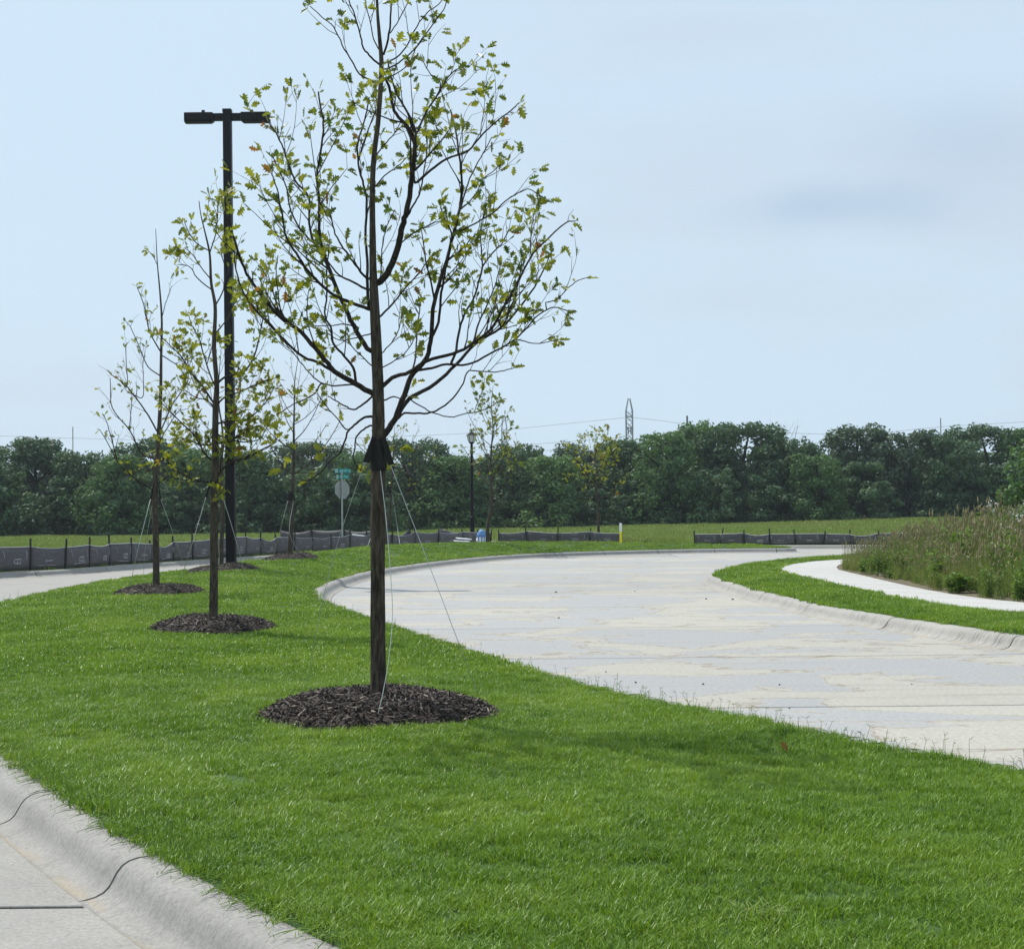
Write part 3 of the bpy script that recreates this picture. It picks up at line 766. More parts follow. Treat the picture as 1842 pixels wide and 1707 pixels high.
def traced(base_y, trunk_px, limb_px, seed, spread=0.8):
    """limb outlines read off the picture get their own depth: each limb leaves its plane by a slope of its own"""
    rn = random.Random(seed); sc = base_y / FPX
    tp = [PD(x, y, base_y) for x, y, r_ in trunk_px]; tr_ = [r_ * sc for x, y, r_ in trunk_px]
    tc_ = catmull(tp, 8); rc = list(np.interp(np.linspace(0, len(tr_) - 1, len(tc_)), range(len(tr_)), tr_))
    pool = [(p, (p.x, p.z)) for p in tc_]
    limbs = []
    for L_ in limb_px:
        r0, r1, pp = L_[0], L_[1], L_[2]; extra = L_[3:]
        q0 = PD(pp[0][0], pp[0][1], base_y)
        best = min(pool, key=lambda q: (q[1][0] - q0.x) ** 2 + (q[1][1] - q0.z) ** 2)[0]
        y0 = best.y; s = rn.uniform(-spread, spread); pts = []; acc = 0.0; prev = q0
        for i, (x, y) in enumerate(pp):
            q = PD(x, y, base_y); acc += (q - prev).length; prev = q
            yy = y0 + s * acc * (1 - 0.12 * acc) + 0.05 * acc * math.sin(i * 1.9 + seed)
            pts.append(PD(x, y, yy))
        if 0.004 < (best - pts[0]).length < 0.45: pts = [best] + pts
        pts = catmull(pts, 4); n = len(pts)
        pts = [p + Vector((rn.gauss(0, .0018), rn.gauss(0, .0018), rn.gauss(0, .0018))) if 0 < i < n - 1 else p for i, p in enumerate(pts)]
        rad = [0.98 * sc * (r0 + (r1 - r0) * (i / (n - 1)) ** 0.8) for i in range(n)]
        limbs.append((pts, rad) + tuple(extra)); pool += [(p, (p.x, p.z)) for p in pts]
    return (tc_, rc), limbs

def mulch(c, r, seed, chips, label):
    rn = random.Random(seed); c = Vector(c); root = empty('mulch_ring', c, label, 'mulch bed', 'mulch beds round the young trees')
    mb = MB(); nr, na = 7, 40; H_ = 0.15
    def hh(f, a): return H_ * (1 - f ** 5) * (0.92 + 0.3 * noise.noise(Vector((math.cos(a) * f * 2.2 + seed, math.sin(a) * f * 2.2, seed)))) - 0.02 * f
    def rr(a): return r * (1 + 0.07 * noise.noise(Vector((math.cos(a) * 1.5, math.sin(a) * 1.5, seed * 1.7))))
    def gp(f, a):
        x, y = c.x + rr(a) * f * math.cos(a), c.y + rr(a) * f * math.sin(a)
        return Vector((x, y, float(lawn_h(x, y)[0]) + hh(f, a)))
    vs = [gp(0.0, 0.0)]
    for i in range(1, nr + 1):
        for k in range(na): vs.append(gp(i / nr, 2 * math.pi * k / na))
    fs = [(0, 1 + k, 1 + (k + 1) % na) for k in range(na)]
    for i in range(nr - 1):
        for k in range(na):
            a = 1 + i * na + k; b_ = 1 + i * na + (k + 1) % na; fs.append((a, a + na, b_ + na, b_))
    mb.add(vs, fs); mb.build('mound', MULCH, root, smooth=True)
    ch = MB()
    for _ in range(chips):
        f = math.sqrt(rn.random()) * 1.03 if rn.random() < .955 else rn.uniform(.98, 1.16); a = rn.uniform(0, 6.283)
        fi = f * nr; k = a / (2 * math.pi) * na
        p = gp_fast(vs, nr, na, min(f, 1.0), a) + Vector((rr(a) * max(0, f - 1) * math.cos(a), rr(a) * max(0, f - 1) * math.sin(a), 0.008 + rn.uniform(-.006, .014)))
        L_ = rn.uniform(0.02, 0.085) * (1.0 if rn.random() < .8 else .5); w = rn.uniform(0.004, 0.012); yaw = rn.uniform(0, 6.283); pit = rn.gauss(0, .4)
        M_ = Matrix.Rotation(yaw, 3, 'Z') @ Matrix.Rotation(pit, 3, 'Y') @ Matrix.Rotation(rn.uniform(-.8, .8), 3, 'X')
        ch.box(p, (L_ / 2, w / 2, 0.003), M_, rn.random())
    o = ch.build('wood_chips', CHIP, root); o['kind'] = 'stuff'
    return root
def gp_fast(vs, nr, na, f, a):
    fi = f * nr; i = min(int(fi), nr - 1); u = fi - i; k = int(a / (2 * math.pi) * na) % na
    g_ = a / (2 * math.pi) * na % 1.0; k2 = (k + 1) % na
    p0 = vs[0] if i == 0 else vs[1 + (i - 1) * na + k].lerp(vs[1 + (i - 1) * na + k2], g_)
    return p0.lerp(vs[1 + i * na + k].lerp(vs[1 + i * na + k2], g_), u)

# bases, read off the picture onto the lawn
B_MAIN = on_lawn(682, 1283); B_2 = on_lawn(384, 1131); B_3 = on_lawn(286, 1066); B_4 = on_lawn(398, 1027); B_5 = on_lawn(519, 1006); B_6 = on_lawn(694, 992)
for c_, r_ in ((B_MAIN, .86), (B_2, .80), (B_3, .84), (B_4, .88), (B_5, .84), (B_6, .84)): RINGS.append((c_, r_))

# ---- the large young oak
trunk_px = [(682, 1285, 15.5), (681, 1262, 14.2), (680, 1150, 13.2), (679, 1000, 12.8), (680, 880, 12.6), (681, 800, 12.4), (681, 760, 11.5), (680, 700, 10.2), (677, 620, 9.4), (674, 560, 8.8), (671, 480, 6.6),
            (670, 400, 5.4), (670, 330, 5.0), (673, 280, 4.8), (680, 220, 4.5), (685, 150, 4.2), (686, 110, 4.0), (682, 60, 3.2), (679, 20, 2.6), (677, -60, 2.0), (681, -150, 1.0)]
limb_px = [
 (6, 1.6, [(671, 708), (639, 689), (606, 672), (589, 653), (566, 626), (540, 596), (504, 571), (483, 548), (460, 518), (439, 482), (424, 440), (412, 400), (404, 358)], 1.0, .35),
 (3.4, 1.2, [(606, 672), (576, 653), (547, 643), (511, 611), (485, 584), (458, 556), (439, 527), (425, 487), (421, 450)], 1.0, .3),
 (5.2, 1.5, [(667, 632), (641, 596), (622, 556), (608, 525), (593, 487), (580, 451), (576, 430), (574, 392), (574, 356), (570, 316), (576, 278), (582, 223), (576, 189), (573, 166)], 1.25, .35),
 (3.0, 1.2, [(580, 451), (566, 438), (556, 400), (556, 356), (531, 325), (518, 294), (509, 267), (496, 240), (484, 222)], 1.35, .2),
 (2.2, 1.0, [(566, 438), (547, 421), (523, 380), (516, 341), (505, 312), (490, 282)], 1.4, .2),
 (3.8, 1.0, [(663, 556), (622, 541), (595, 527), (555, 489), (532, 455), (515, 427), (509, 398), (504, 370), (499, 341), (488, 312)], 1.1, .3),
 (2.8, 1.0, [(665, 522), (635, 508), (610, 495), (590, 470), (575, 440)], 1.0, .3),
 (2.8, 1.0, [(660, 500), (639, 476), (622, 453), (606, 428), (598, 400), (588, 372)], 1.7, .15),
 (3.4, 1.3, [(664, 556), (661, 510), (660, 465), (658, 423), (660, 360), (654, 334), (645, 296), (643, 263), (652, 230), (660, 200), (664, 176)], .9, .4),
 (2.0, 1.0, [(645, 292), (655, 255), (668, 220), (680, 192)], .8, .3),
 (3.0, 1.2, [(640, 690), (635, 662), (620, 641), (599, 617), (595, 588), (585, 571), (588, 529), (589, 478), (592, 440)], 1.0, .3),
 (1.7, .8, [(645, 590), (620, 584), (590, 586), (553, 588)], 1.0, .3),
 (2.8, 1.0, [(671, 750), (655, 751), (641, 762), (627, 775), (620, 794), (611, 815), (594, 829), (574, 853), (553, 866)], .55, .55),
 (2.2, .9, [(669, 765), (655, 772), (641, 786), (638, 804), (636, 826), (645, 842), (658, 850)], .5, .7),
 (1.6, .8, [(628, 774), (620, 771), (608, 754), (592, 737), (577, 718), (571, 706)], .8, .4),
 (2.4, .9, [(669, 713), (649, 731), (632, 736), (617, 728), (600, 719), (590, 712)], .8, .4),
 (1.9, .8, [(640, 690), (617, 693), (592, 693), (574, 686), (556, 671), (534, 643), (513, 617), (500, 600)], .9, .35),
 (1.7, .8, [(577, 690), (568, 707), (547, 719), (526, 728), (508, 740), (497, 745)], .8, .4),
 (7.0, 1.4, [(686, 788), (700, 770), (712, 752), (727, 710), (740, 677), (768, 643), (776, 605), (779, 556), (791, 507), (804, 468), (815, 424), (825, 386), (829, 360), (831, 325), (827, 283), (817, 224), (810, 198)], 1.0, .45),
 (3.2, 1.2, [(776, 607), (789, 579), (794, 527), (800, 495), (808, 450), (812, 420), (800, 395), (792, 372)], .9, .3),
 (4.6, 1.0, [(687, 695), (706, 680), (737, 669), (768, 649), (815, 636), (851, 618), (882, 592), (907, 551), (933, 504), (954, 463), (977, 437), (1018, 401), (1035, 398)], .9, .5),
 (4.6, 1.0, [(712, 752), (737, 718), (784, 690), (820, 656), (856, 618), (902, 589), (931, 558), (961, 517), (982, 476), (990, 455)], 1.0, .5),
 (3.0, 1.0, [(745, 668), (768, 664), (804, 656), (840, 656), (879, 638), (923, 613), (943, 595), (969, 566), (1000, 553), (1022, 560)], .9, .5),
 (1.3, .8, [(930, 611), (946, 615), (964, 618), (987, 615), (1004, 612)], .7, .8),
 (1.3, .8, [(982, 545), (1000, 540), (1020, 520), (1040, 505), (1056, 500)], .7, .6),
 (3.0, 1.0, [(812, 655), (820, 633), (825, 600), (835, 566), (851, 538), (864, 499), (869, 479), (892, 448), (903, 438), (915, 415)], 1.0, .3),
 (1.8, .9, [(867, 485), (866, 455), (865, 424), (867, 398), (872, 375)], 1.0, .2),
 (2.4, .9, [(714, 754), (727, 744), (763, 744), (784, 739), (815, 716), (833, 690), (843, 667), (860, 668), (900, 668), (925, 662)], .6, .6),
 (1.4, .7, [(742, 721), (771, 739), (807, 750), (840, 744), (866, 739), (887, 729), (895, 722)], .4, .85),
 (2.0, .8, [(690, 721), (709, 714), (722, 718), (735, 712)], .6, .5),
 (7.2, 2.2, [(684, 506), (701, 484), (717, 440), (724, 406), (731, 380), (738, 345), (741, 312), (746, 278), (746, 256), (740, 240), (727, 222), (709, 200), (703, 169), (694, 142)], .8, .4),
 (2.4, 1.6, [(746, 258), (747, 236), (734, 205), (716, 174), (705, 145), (698, 112)], .8, .3),
 (2.4, .9, [(747, 240), (767, 200), (785, 174), (796, 154), (815, 130), (838, 118)], 1.1, .25),
 (1.5, .8, [(785, 176), (792, 150), (770, 128), (762, 112)], 1.0, .3),
 (2.2, .9, [(733, 388), (742, 372), (752, 355), (759, 330), (763, 306), (768, 259), (766, 235)], 1.0, .2),
 (2.8, .9, [(746, 329), (775, 306), (803, 287), (841, 272), (864, 247), (885, 226), (920, 198), (934, 186)], .8, .5),
 (1.9, .8, [(829, 372), (838, 341), (855, 301), (873, 269), (885, 247)], .9, .4),
 (1.8, .8, [(826, 415), (864, 397), (887, 383), (909, 362), (932, 348), (950, 340), (975, 355)], 1.2, .35),
 (1.2, .7, [(838, 345), (869, 322), (899, 297), (906, 285)], .9, .5),
 (1.4, .7, [(955, 460), (957, 411), (960, 386), (968, 365)], .9, .3),
 (1.9, .8, [(685, 152), (647, 134), (634, 111), (616, 82), (600, 49), (590, 40), (571, 24), (558, 12)], .55, .6),
 (2.2, .9, [(685, 118), (668, 104), (654, 87), (647, 60), (638, 27), (627, 0), (618, -34), (615, -70)], .6, .5),
 (1.8, .8, [(691, 114), (709, 107), (729, 87), (745, 56), (765, 27), (782, 14), (796, 0)], .5, .6),
 (1.8, .8, [(691, 125), (716, 114), (749, 85), (781, 40), (798, 18), (806, -10)], .6, .6),
 (1.4, .7, [(692, 141), (732, 120), (747, 90), (752, 78)], .4, .6),
 (2.6, 1.2, [(690, 98), (700, 62), (703, 22), (704, -60), (700, -100)], .6, .4),
 (1.4, .7, [(701, 60), (709, 50), (725, 22), (736, 0), (745, -30)], .5, .5),
 (1.6, .8, [(684, 92), (674, 76), (667, 42), (656, 0), (650, -30)], .6, .4),
 (2.6, .9, [(682, 572), (705, 548), (728, 520), (758, 486), (774, 462)], 1.5, .2),
 (1.6, .8, [(684, 505), (686, 470), (688, 440), (695, 410), (710, 378)], 1.1, .2),
 (1.5, .8, [(680, 640), (700, 622), (715, 598), (722, 572)], 1.5, .2),
 (1.5, .8, [(682, 662), (705, 652), (730, 634), (750, 600)], 1.3, .2),
 (1.6, .8, [(668, 600), (640, 608), (612, 612), (588, 600)], 1.2, .2),
 (1.5, .8, [(672, 660), (650, 640), (632, 622), (625, 600)], 1.2, .2),
 (2.2, .9, [(740, 669), (747, 640), (750, 600), (755, 556), (757, 530)], 1.1, .2),
 (2.0, .8, [(851, 618), (862, 580), (880, 540), (893, 505), (900, 480)], 1.2, .2),
 (2.0, .8, [(902, 589), (922, 545), (934, 502), (940, 460)], 1.2, .2),
 (1.8, .8, [(804, 468), (830, 450), (852, 425), (882, 408)], 1.2, .3),
 (1.7, .8, [(717, 440), (740, 422), (770, 406), (796, 396)], .7, .5),
 (1.8, .8, [(673, 285), (690, 262), (710, 240), (720, 222)], 1.3, .3),
 (1.6, .8, [(670, 340), (690, 318), (714, 300), (733, 284)], 1.1, .3),
 (1.6, .8, [(566, 626), (556, 590), (552, 555), (556, 520)], 1.0, .3),
 (1.6, .8, [(504, 571), (500, 530), (496, 492), (500, 460)], .9, .3),
]
tk, lb = traced(B_MAIN.y, trunk_px, limb_px, 4, 0.75)
MAIN_T = build_tree('young_oak', 'tallest young oak with furrowed trunk and sparse lobed leaves in the nearest mulch bed', 'young trees on the grass median', B_MAIN, tk, lb, 21,
           leaf=0.062, twig=0.105, leaf_n=3.1, n_ind=300, sides=(30, 7), rough=0.11, sub=.33, sub_len=.85)
# ---- second tree
trunk2 = [(384, 1132, 8.6), (384, 1100, 7.8), (385, 1000, 7.2), (385, 900, 7.0), (387, 840, 7.2), (387, 796, 6.2), (388, 728, 5.4), (390, 694, 4.6), (385, 626, 4.0), (387, 551, 3.2), (380, 510, 2.6), (377, 456, 1.9), (368, 415, 1.3), (361, 385, .9), (358, 362, .7)]
limb2 = [
 (2.6, .9, [(390, 690), (405, 678), (440, 668), (460, 633), (470, 588), (476, 560)], 1.0, .3),
 (2.4, .8, [(389, 728), (408, 712), (426, 707), (473, 687), (496, 680)], 1.3, .25),
 (2.6, .8, [(388, 762), (415, 757), (443, 755), (480, 721), (492, 700)], 1.5, .2),
 (2.8, .8, [(388, 860), (409, 836), (450, 819), (494, 796), (500, 785)], 1.7, .2),
 (2.0, .7, [(388, 800), (420, 790), (450, 770), (470, 765)], 1.8, .2),
 (2.6, .8, [(385, 724), (365, 695), (344, 670), (324, 639), (300, 616), (285, 600)], 1.2, .3),
 (2.6, .8, [(386, 830), (368, 816), (354, 789), (310, 745), (290, 724)], 1.4, .2),
 (2.4, .8, [(385, 868), (375, 867), (341, 860), (310, 840), (298, 825)], 1.6, .2),
 (2.0, .8, [(386, 800), (360, 800), (335, 790), (318, 785)], 1.7, .2),
 (2.0, .8, [(387, 694), (368, 643), (358, 609), (345, 585), (340, 570)], 1.1, .3),
 (1.5, .7, [(383, 524), (354, 500), (341, 480), (320, 476)], .8, .5),
 (1.5, .7, [(381, 505), (360, 478), (344, 456), (331, 446)], .9, .5),
 (1.3, .7, [(377, 452), (351, 435), (338, 415), (332, 400)], 1.0, .4),
 (1.5, .7, [(387, 551), (402, 520), (404, 483), (398, 455)], .9, .3),
 (1.2, .7, [(377, 456), (388, 420), (391, 395), (392, 368), (396, 350)], 1.3, .3),
 (1.6, .7, [(386, 600), (408, 575), (422, 545), (428, 520)], 1.0, .3),
 (2.0, .7, [(388, 740), (372, 720), (352, 715), (330, 700)], 1.4, .2),
 (2.0, .7, [(389, 780), (410, 790), (440, 795), (466, 790), (485, 760)], 1.6, .2),
 (1.6, .6, [(388, 880), (402, 890), (410, 880)], 1.0, .3),
]
tk, lb = traced(B_2.y, trunk2, limb2, 8, 0.9)
build_tree('young_oak', 'young leafy oak just ahead of the tall lamp post, second mulch bed from the camera', 'young trees on the grass median', B_2, tk, lb, 33, leaf=0.082, twig=0.095, leaf_n=3.2, sub=.22, sub_len=.85, n_ind=300, sides=(12, 6))
# ---- third tree, nearly bare
trunk3 = [(281, 1066, 7.0), (281, 1040, 6.2), (280, 960, 5.6), (279, 898, 5.4), (281, 839, 4.4), (286, 775, 4.0), (289, 707, 3.2), (290, 634, 2.4), (291, 576, 1.9), (287, 517, 1.4), (283, 473, 1.0), (280, 412, .5)]
limb3 = [
 (2.2, .6, [(279, 885), (272, 880), (234, 854), (211, 830), (193, 795), (179, 772)], .7, .3), (1.3, .5, [(211, 830), (196, 772), (187, 745)], .8, .3),
 (2.0, .6, [(281, 828), (255, 816), (234, 775), (202, 734), (199, 693), (198, 680)], .7, .3), (1.0, .5, [(233, 772), (236, 735), (237, 707)], .7, .3),
 (2.0, .6, [(285, 778), (267, 748), (240, 710), (226, 693), (202, 675), (193, 665)], .7, .3), (1.0, .5, [(228, 696), (227, 650), (227, 622), (231, 615)], .7, .3), (1.0, .5, [(255, 716), (258, 680), (258, 649), (262, 640)], .7, .3),
 (1.6, .5, [(289, 677), (267, 661), (252, 628), (234, 587), (226, 578)], .7, .4), (1.5, .5, [(290, 634), (270, 599), (258, 546), (249, 523), (246, 515)], .8, .4),
 (1.9, .6, [(287, 778), (310, 728), (337, 687), (340, 665)], 1.0, .3), (1.5, .5, [(290, 640), (316, 655), (338, 668), (350, 690)], 1.0, .3), (1.6, .5, [(288, 790), (304, 765), (322, 740), (340, 735)], 1.1, .3),
 (1.5, .5, [(281, 872), (300, 858), (313, 852), (330, 850)], 1.3, .2), (1.0, .5, [(291, 570), (298, 545), (305, 526), (309, 515)], .7, .4), (1.5, .5, [(281, 840), (262, 848), (250, 840)], 1.5, .2), (1.5, .5, [(282, 835), (294, 846), (306, 842)], 1.6, .2),
 (.9, .4, [(284, 480), (276, 462), (268, 452)], .5, .4),
]
tk, lb = traced(B_3.y, trunk3, limb3, 12, 0.9)
build_tree('young_oak', 'nearly bare young tree with thin leader, leftmost of the staked trees on the median', 'young trees on the grass median', B_3, tk, lb, 41, leaf=0.085, twig=0.17, leaf_n=.9, sub=.3, sub_len=.75, n_ind=150, sides=(10, 5), tip_only=0.35)
# ---- the farther young trees
def auto_tree(name, label, group, base, H_, W_, low, seed, r0, n_l, lean=0.0, **kw):
    rn = random.Random(seed); tp = [Vector(base) - Vector((0, 0, .03))]
    for i in range(1, 9):
        f = i / 8; tp.append(Vector(base) + Vector((lean * f + rn.gauss(0, .03), rn.gauss(0, .03), H_ * f)))
    tc_ = catmull(tp, 3); rad = [max(0.006, r0 * (1 - 0.93 * (i / (len(tc_) - 1)) ** .9)) for i in range(len(tc_))]
    limbs = []
    for k in range(n_l):
        f = low + (0.93 - low) * (k + rn.random()) / n_l; j = int(f * (len(tc_) - 1)); p = tc_[j]
        a = k * 2.4 + rn.uniform(-.4, .4); g_ = (f - low) / (1 - low)
        ln = W_ * .5 * (1.1 - 0.85 * g_) * rn.uniform(.8, 1.2); d_ = Vector((math.cos(a), math.sin(a), 0))
        rise = rn.uniform(.5, 1.1) + .4 * g_
        pts = [p, p + d_ * ln * .35 + Vector((0, 0, ln * .25 * rise)), p + d_ * ln * .72 + Vector((0, 0, ln * .7 * rise)), p + d_ * ln + Vector((0, 0, ln * 1.2 * rise))]
        pts = catmull(pts, 3); r1 = max(.005, rad[j] * .5)
        limbs.append((pts, [max(.003, r1 * (1 - .7 * i / len(pts))) for i in range(len(pts))], 1.0, .2))
    return build_tree(name, label, group, base, (tc_, rad), limbs, seed + 100, sides=(9, 5), **kw)
G1 = 'young trees on the grass median'
auto_tree('young_oak', 'thin trunk of a young tree close beside the base of the tall lamp post', G1, B_4, 5.2, 2.2, .42, 51, .06, 12, leaf=0.11, twig=.22, leaf_n=2.4)
auto_tree('young_oak', 'slender twiggy young tree with bare upper shoots between lamp post and stop sign', G1, B_5, 5.4, 2.5, .40, 57, .075, 15, lean=.25, leaf=0.10, twig=.24, leaf_n=0.9, tip_only=.45)
auto_tree('young_oak', 'young tree mostly hidden behind the trunk of the tallest oak', G1, B_6, 4.6, 2.5, .36, 63, .07, 14, lean=.35, leaf=0.11, twig=.22, leaf_n=1.6)
auto_tree('young_oak', 'narrow young tree standing right behind the black lantern post', 'young trees by the silt fence', PZ(877, 985, .3), 5.7, 2.3, .36, 71, .075, 20, lean=.25, leaf=0.14, twig=.2, leaf_n=3.2)
auto_tree('young_oak', 'yellow-green young tree behind the black fence beside the yellow post', 'young trees by the silt fence', PD(1077, 975, 66), 4.9, 2.6, .38, 77, .07, 22, lean=-.1, leaf=0.15, twig=.2, leaf_n=3.6)

# ---- mulch
mulch(B_MAIN, .86, 1, 4200, 'broad dark mulch bed round the trunk of the tallest oak')
mulch(B_2, .80, 2, 2400, 'mulch bed round the leafy oak just ahead of the tall lamp post')
mulch(B_3, .84, 3, 1900, 'mulch bed round the nearly bare leftmost tree')
mulch(B_4, .88, 4, 1500, 'mulch bed at the foot of the tall lamp post')
mulch(B_5, .84, 5, 1200, 'mulch bed round the slender twiggy tree near the stop sign')
mulch(B_6, .84, 6, 1000, 'farthest mulch bed on the median behind the trunk of the tallest oak')

# ---- guy wires and straps
def guying(label, trunk_at, r_t, wires, flaps, sc=1.0):
    root = empty('tree_guying', trunk_at, label, 'guy wires', 'guy wires on the young trees')
    mb = MB()
    n = 14
    mb.tube([trunk_at + Vector((0, 0, z_ * sc)) for z_ in (-.10, -.07, -.03, .02, .06, .085)], [r_t * q for q in (1.05, 1.17, 1.22, 1.18, 1.2, 1.05)], 16, cap=False, rough=.12)
    for a, b_ in flaps:
        d_ = (b_ - a); side = Vector((0, 1, 0)).cross(d_).normalized()
        w = .021 * sc
        mb.add([a - side * w * .6, a + side * w * .6, b_ + side * w, b_ - side * w] + [q + Vector((0, .01, 0)) for q in (a - side * w * .6, a + side * w * .6, b_ + side * w, b_ - side * w)],
               [(0, 1, 2, 3), (7, 6, 5, 4), (0, 4, 5, 1), (1, 5, 6, 2), (2, 6, 7, 3), (3, 7, 4, 0)])
    mb.build('strap', STRAP, root, smooth=False)
    for pts, r_ in wires:
        mb = MB(); mb.tube(catmull(pts, 4), r_, 5); mb.build('wire', WIRE, root, smooth=True)
    return root
Y = B_MAIN.y
guying('pale guy wires and black strap of the tallest oak', PD(681, 822, Y), .05,
       [([PD(703, 838, Y - .05), PD(760, 985, Y - .1), PD(815, 1130, Y - .15), on_lawn(866, 1264)], .0024),
        ([PD(684, 846, Y - .06), PD(694, 930, Y - .25), PD(703, 1040, Y - .42), PD(706, 1105, Y - .5), PD(700, 1180, Y - .6), PD(690, 1240, Y - .68), PD(680, 1284, Y - .74)], .0026),
        ([PD(657, 832, Y - .05), PD(642, 872, Y + .05), PD(602, 994, Y + .35), PD(572, 1120, Y + .65), on_lawn(550, 1246)], .0019)],
       [(PD(672, 786, Y - .05), PD(658, 832, Y - .06)), (PD(690, 786, Y - .05), PD(704, 836, Y - .06)), (PD(678, 790, Y - .065), PD(686, 842, Y - .075)), (PD(692, 800, Y - .06), PD(703, 834, Y - .06)), (PD(671, 808, Y - .05), PD(659, 831, Y - .05))])
Y = B_2.y
guying('guy wires of the leafy oak just ahead of the tall lamp post', PD(385, 878, Y), .038,
       [([PD(371, 892, Y), PD(345, 980, Y - .2), on_lawn(314, 1074)], .0036), ([PD(399, 888, Y), PD(418, 950, Y + .1), PD(432, 1000, Y + .3), on_lawn(446, 1078)], .0034), ([PD(386, 890, Y + .05), PD(392, 960, Y + .5), on_lawn(396, 1070)], .003)],
       [(PD(380, 862, Y - .05), PD(371, 894, Y - .05)), (PD(391, 862, Y - .05), PD(400, 890, Y - .05))], .7)
Y = B_3.y
guying('guy wires of the nearly bare leftmost tree', PD(280, 882, Y), .036,
       [([PD(271, 897, Y), PD(250, 980, Y - .4), on_lawn(231, 1066)], .0044), ([PD(289, 897, Y), PD(308, 950, Y + .2), on_lawn(334, 1026)], .004), ([PD(277, 890, Y + .05), PD(265, 960, Y + .8), on_lawn(258, 1035)], .0035)],
       [(PD(277, 868, Y - .05), PD(271, 898, Y - .05)), (PD(284, 868, Y - .05), PD(289, 898, Y - .05))], .7)
Y = B_5.y
guying('guy wires of the slender twiggy tree near the stop sign', PD(523, 892, Y), .06,
       [([PD(518, 900, Y), PD(505, 950, Y), on_lawn(492, 1000)], .005), ([PD(528, 900, Y), PD(521, 960, Y - .5), on_lawn(545, 1004)], .005)],
       [(PD(521, 884, Y - .07), PD(517, 900, Y - .07)), (PD(526, 884, Y - .07), PD(530, 900, Y - .07))], 1.2)
Y = B_6.y
guying('guy wires of the young tree behind the tallest oak', PD(700, 880, Y), .06,
       [([PD(694, 888, Y), PD(676, 940, Y), on_lawn(656, 998)], .006), ([PD(706, 890, Y), PD(715, 950, Y), on_lawn(722, 997)], .006)],
       [(PD(698, 872, Y - .07), PD(694, 888, Y - .07))], 1.2)

# ------------------------------------------------------------------ tall parking-lot lamp
LB = on_lawn(416, 1022); LB = Vector((LB.x, B_4.y + 0.5, float(lawn_h(LB.x, B_4.y + .5)[0]))); LY = LB.y; ls = LY / FPX
lamp = empty('lamp_post', LB, 'tall dark square lamp post with two box lamp heads on top', 'lamp post')
top = PD(409, 203, LY); LX = PD(416, 1000, LY).x
def lean(z): f = (z - LB.z) / (top.z - LB.z); return Vector((LX + (top.x - LX) * f, LY, z))
mb = MB(); hw0, hw1 = 8.2 * ls, 7.2 * ls
def sq(c, h): return [c + Vector((-h, -h, 0)), c + Vector((h, -h, 0)), c + Vector((h, h, 0)), c + Vector((-h, h, 0))]
mb.add(sq(lean(LB.z - .1), hw0) + sq(top, hw1), [(0, 1, 5, 4), (1, 2, 6, 5), (2, 3, 7, 6), (3, 0, 4, 7), (4, 5, 6, 7)]); mb.build('pole', DARKM, lamp)
mb = MB(); mb.box(lean(LB.z + .06), (hw0 * 1.5, hw0 * 1.5, .07)); mb.build('base_plate', DARKM, lamp)
mb = MB(); mb.box(top + Vector((0, 0, .03)), (hw1 * 1.08, hw1 * 1.08, .04)); mb.build('pole_cap', DARKM, lamp)
for s_ in (-1, 1):
    x_in = 26 * ls * s_; x_out = 77 * ls * s_
    ca = top + Vector((s_ * (hw1 + 13 * ls), 0, -.11))
    mb = MB(); mb.box(ca, (12.8 * ls, .05, .085)); arm = mb.build('arm', DARKM, lamp)
    mb = MB(); hc = top + Vector((s_ * 51 * ls, 0, -.115)); hx, hz = 26 * ls, 7.8 * ls
    mb.add([hc + Vector((sx * hx, sy * .13, sz)) for sx in (-1, 1) for sy in (-1, 1) for sz in (-hz, hz)], [(0, 1, 3, 2), (4, 6, 7, 5), (0, 4, 5, 1), (2, 3, 7, 6), (1, 5, 7, 3), (0, 2, 6, 4)])
    head = mb.build('lamp_head', DARKM, lamp)
    bv = head.modifiers.new('bevel', 'BEVEL'); bv.width = .02; bv.segments = 2
    mb = MB(); mb.box(hc + Vector((s_ * .02, 0, -hz - .012)), (hx * .93, .11, .012)); mb.build('lens', DARKM, head)
    mb = MB(); mb.tube([hc + Vector((-s_ * hx * .28, 0, hz - .01)), hc + Vector((-s_ * hx * .28, 0, hz + .07))], [.045, .04], 10); mb.build('photocell', DARKM, head)

# ------------------------------------------------------------------ black lantern post
PB = PD(850, 985, 61); PB.z = 0.15
lant = empty('lantern_post', PB, 'slim black post topped by a glazed lantern behind the silt fence', 'lamp post')
k = 61 / FPX; zt = PD(849, 797, 61).z
mb = MB(); mb.tube([PB, PB + Vector((0, 0, .25)), PB + Vector((0, 0, .3)), PB + Vector((0, 0, 1.2)), PB + Vector((0, 0, 1.22)), Vector((PB.x, PB.y, zt))], [.11, .11, .085, .085, .062, .052], 10); mb.build('post', BLACKM, lant, smooth=False)
def frust(mb, c, r0, r1, h, n=6):
    vs = [Vector(c) + Vector((r0 * math.cos(6.2832 * i / n), r0 * math.sin(6.2832 * i / n), 0)) for i in range(n)] + [Vector(c) + Vector((r1 * math.cos(6.2832 * i / n), r1 * math.sin(6.2832 * i / n), h)) for i in range(n)]
    mb.add(vs, [(i, (i + 1) % n, n + (i + 1) % n, n + i) for i in range(n)] + [tuple(range(n))[::-1], tuple(range(n, 2 * n))])
LT = Vector((PB.x, PB.y, zt))
mb = MB(); frust(mb, LT - Vector((0, 0, .02)), .09, .12, .06); mb.build('lantern_seat', BLACKM, lant)
mb = MB(); frust(mb, LT + Vector((0, 0, .04)), .11, .19, .27); gl = mb.build('lantern_glass', GLASS_L, lant)
mb = MB()
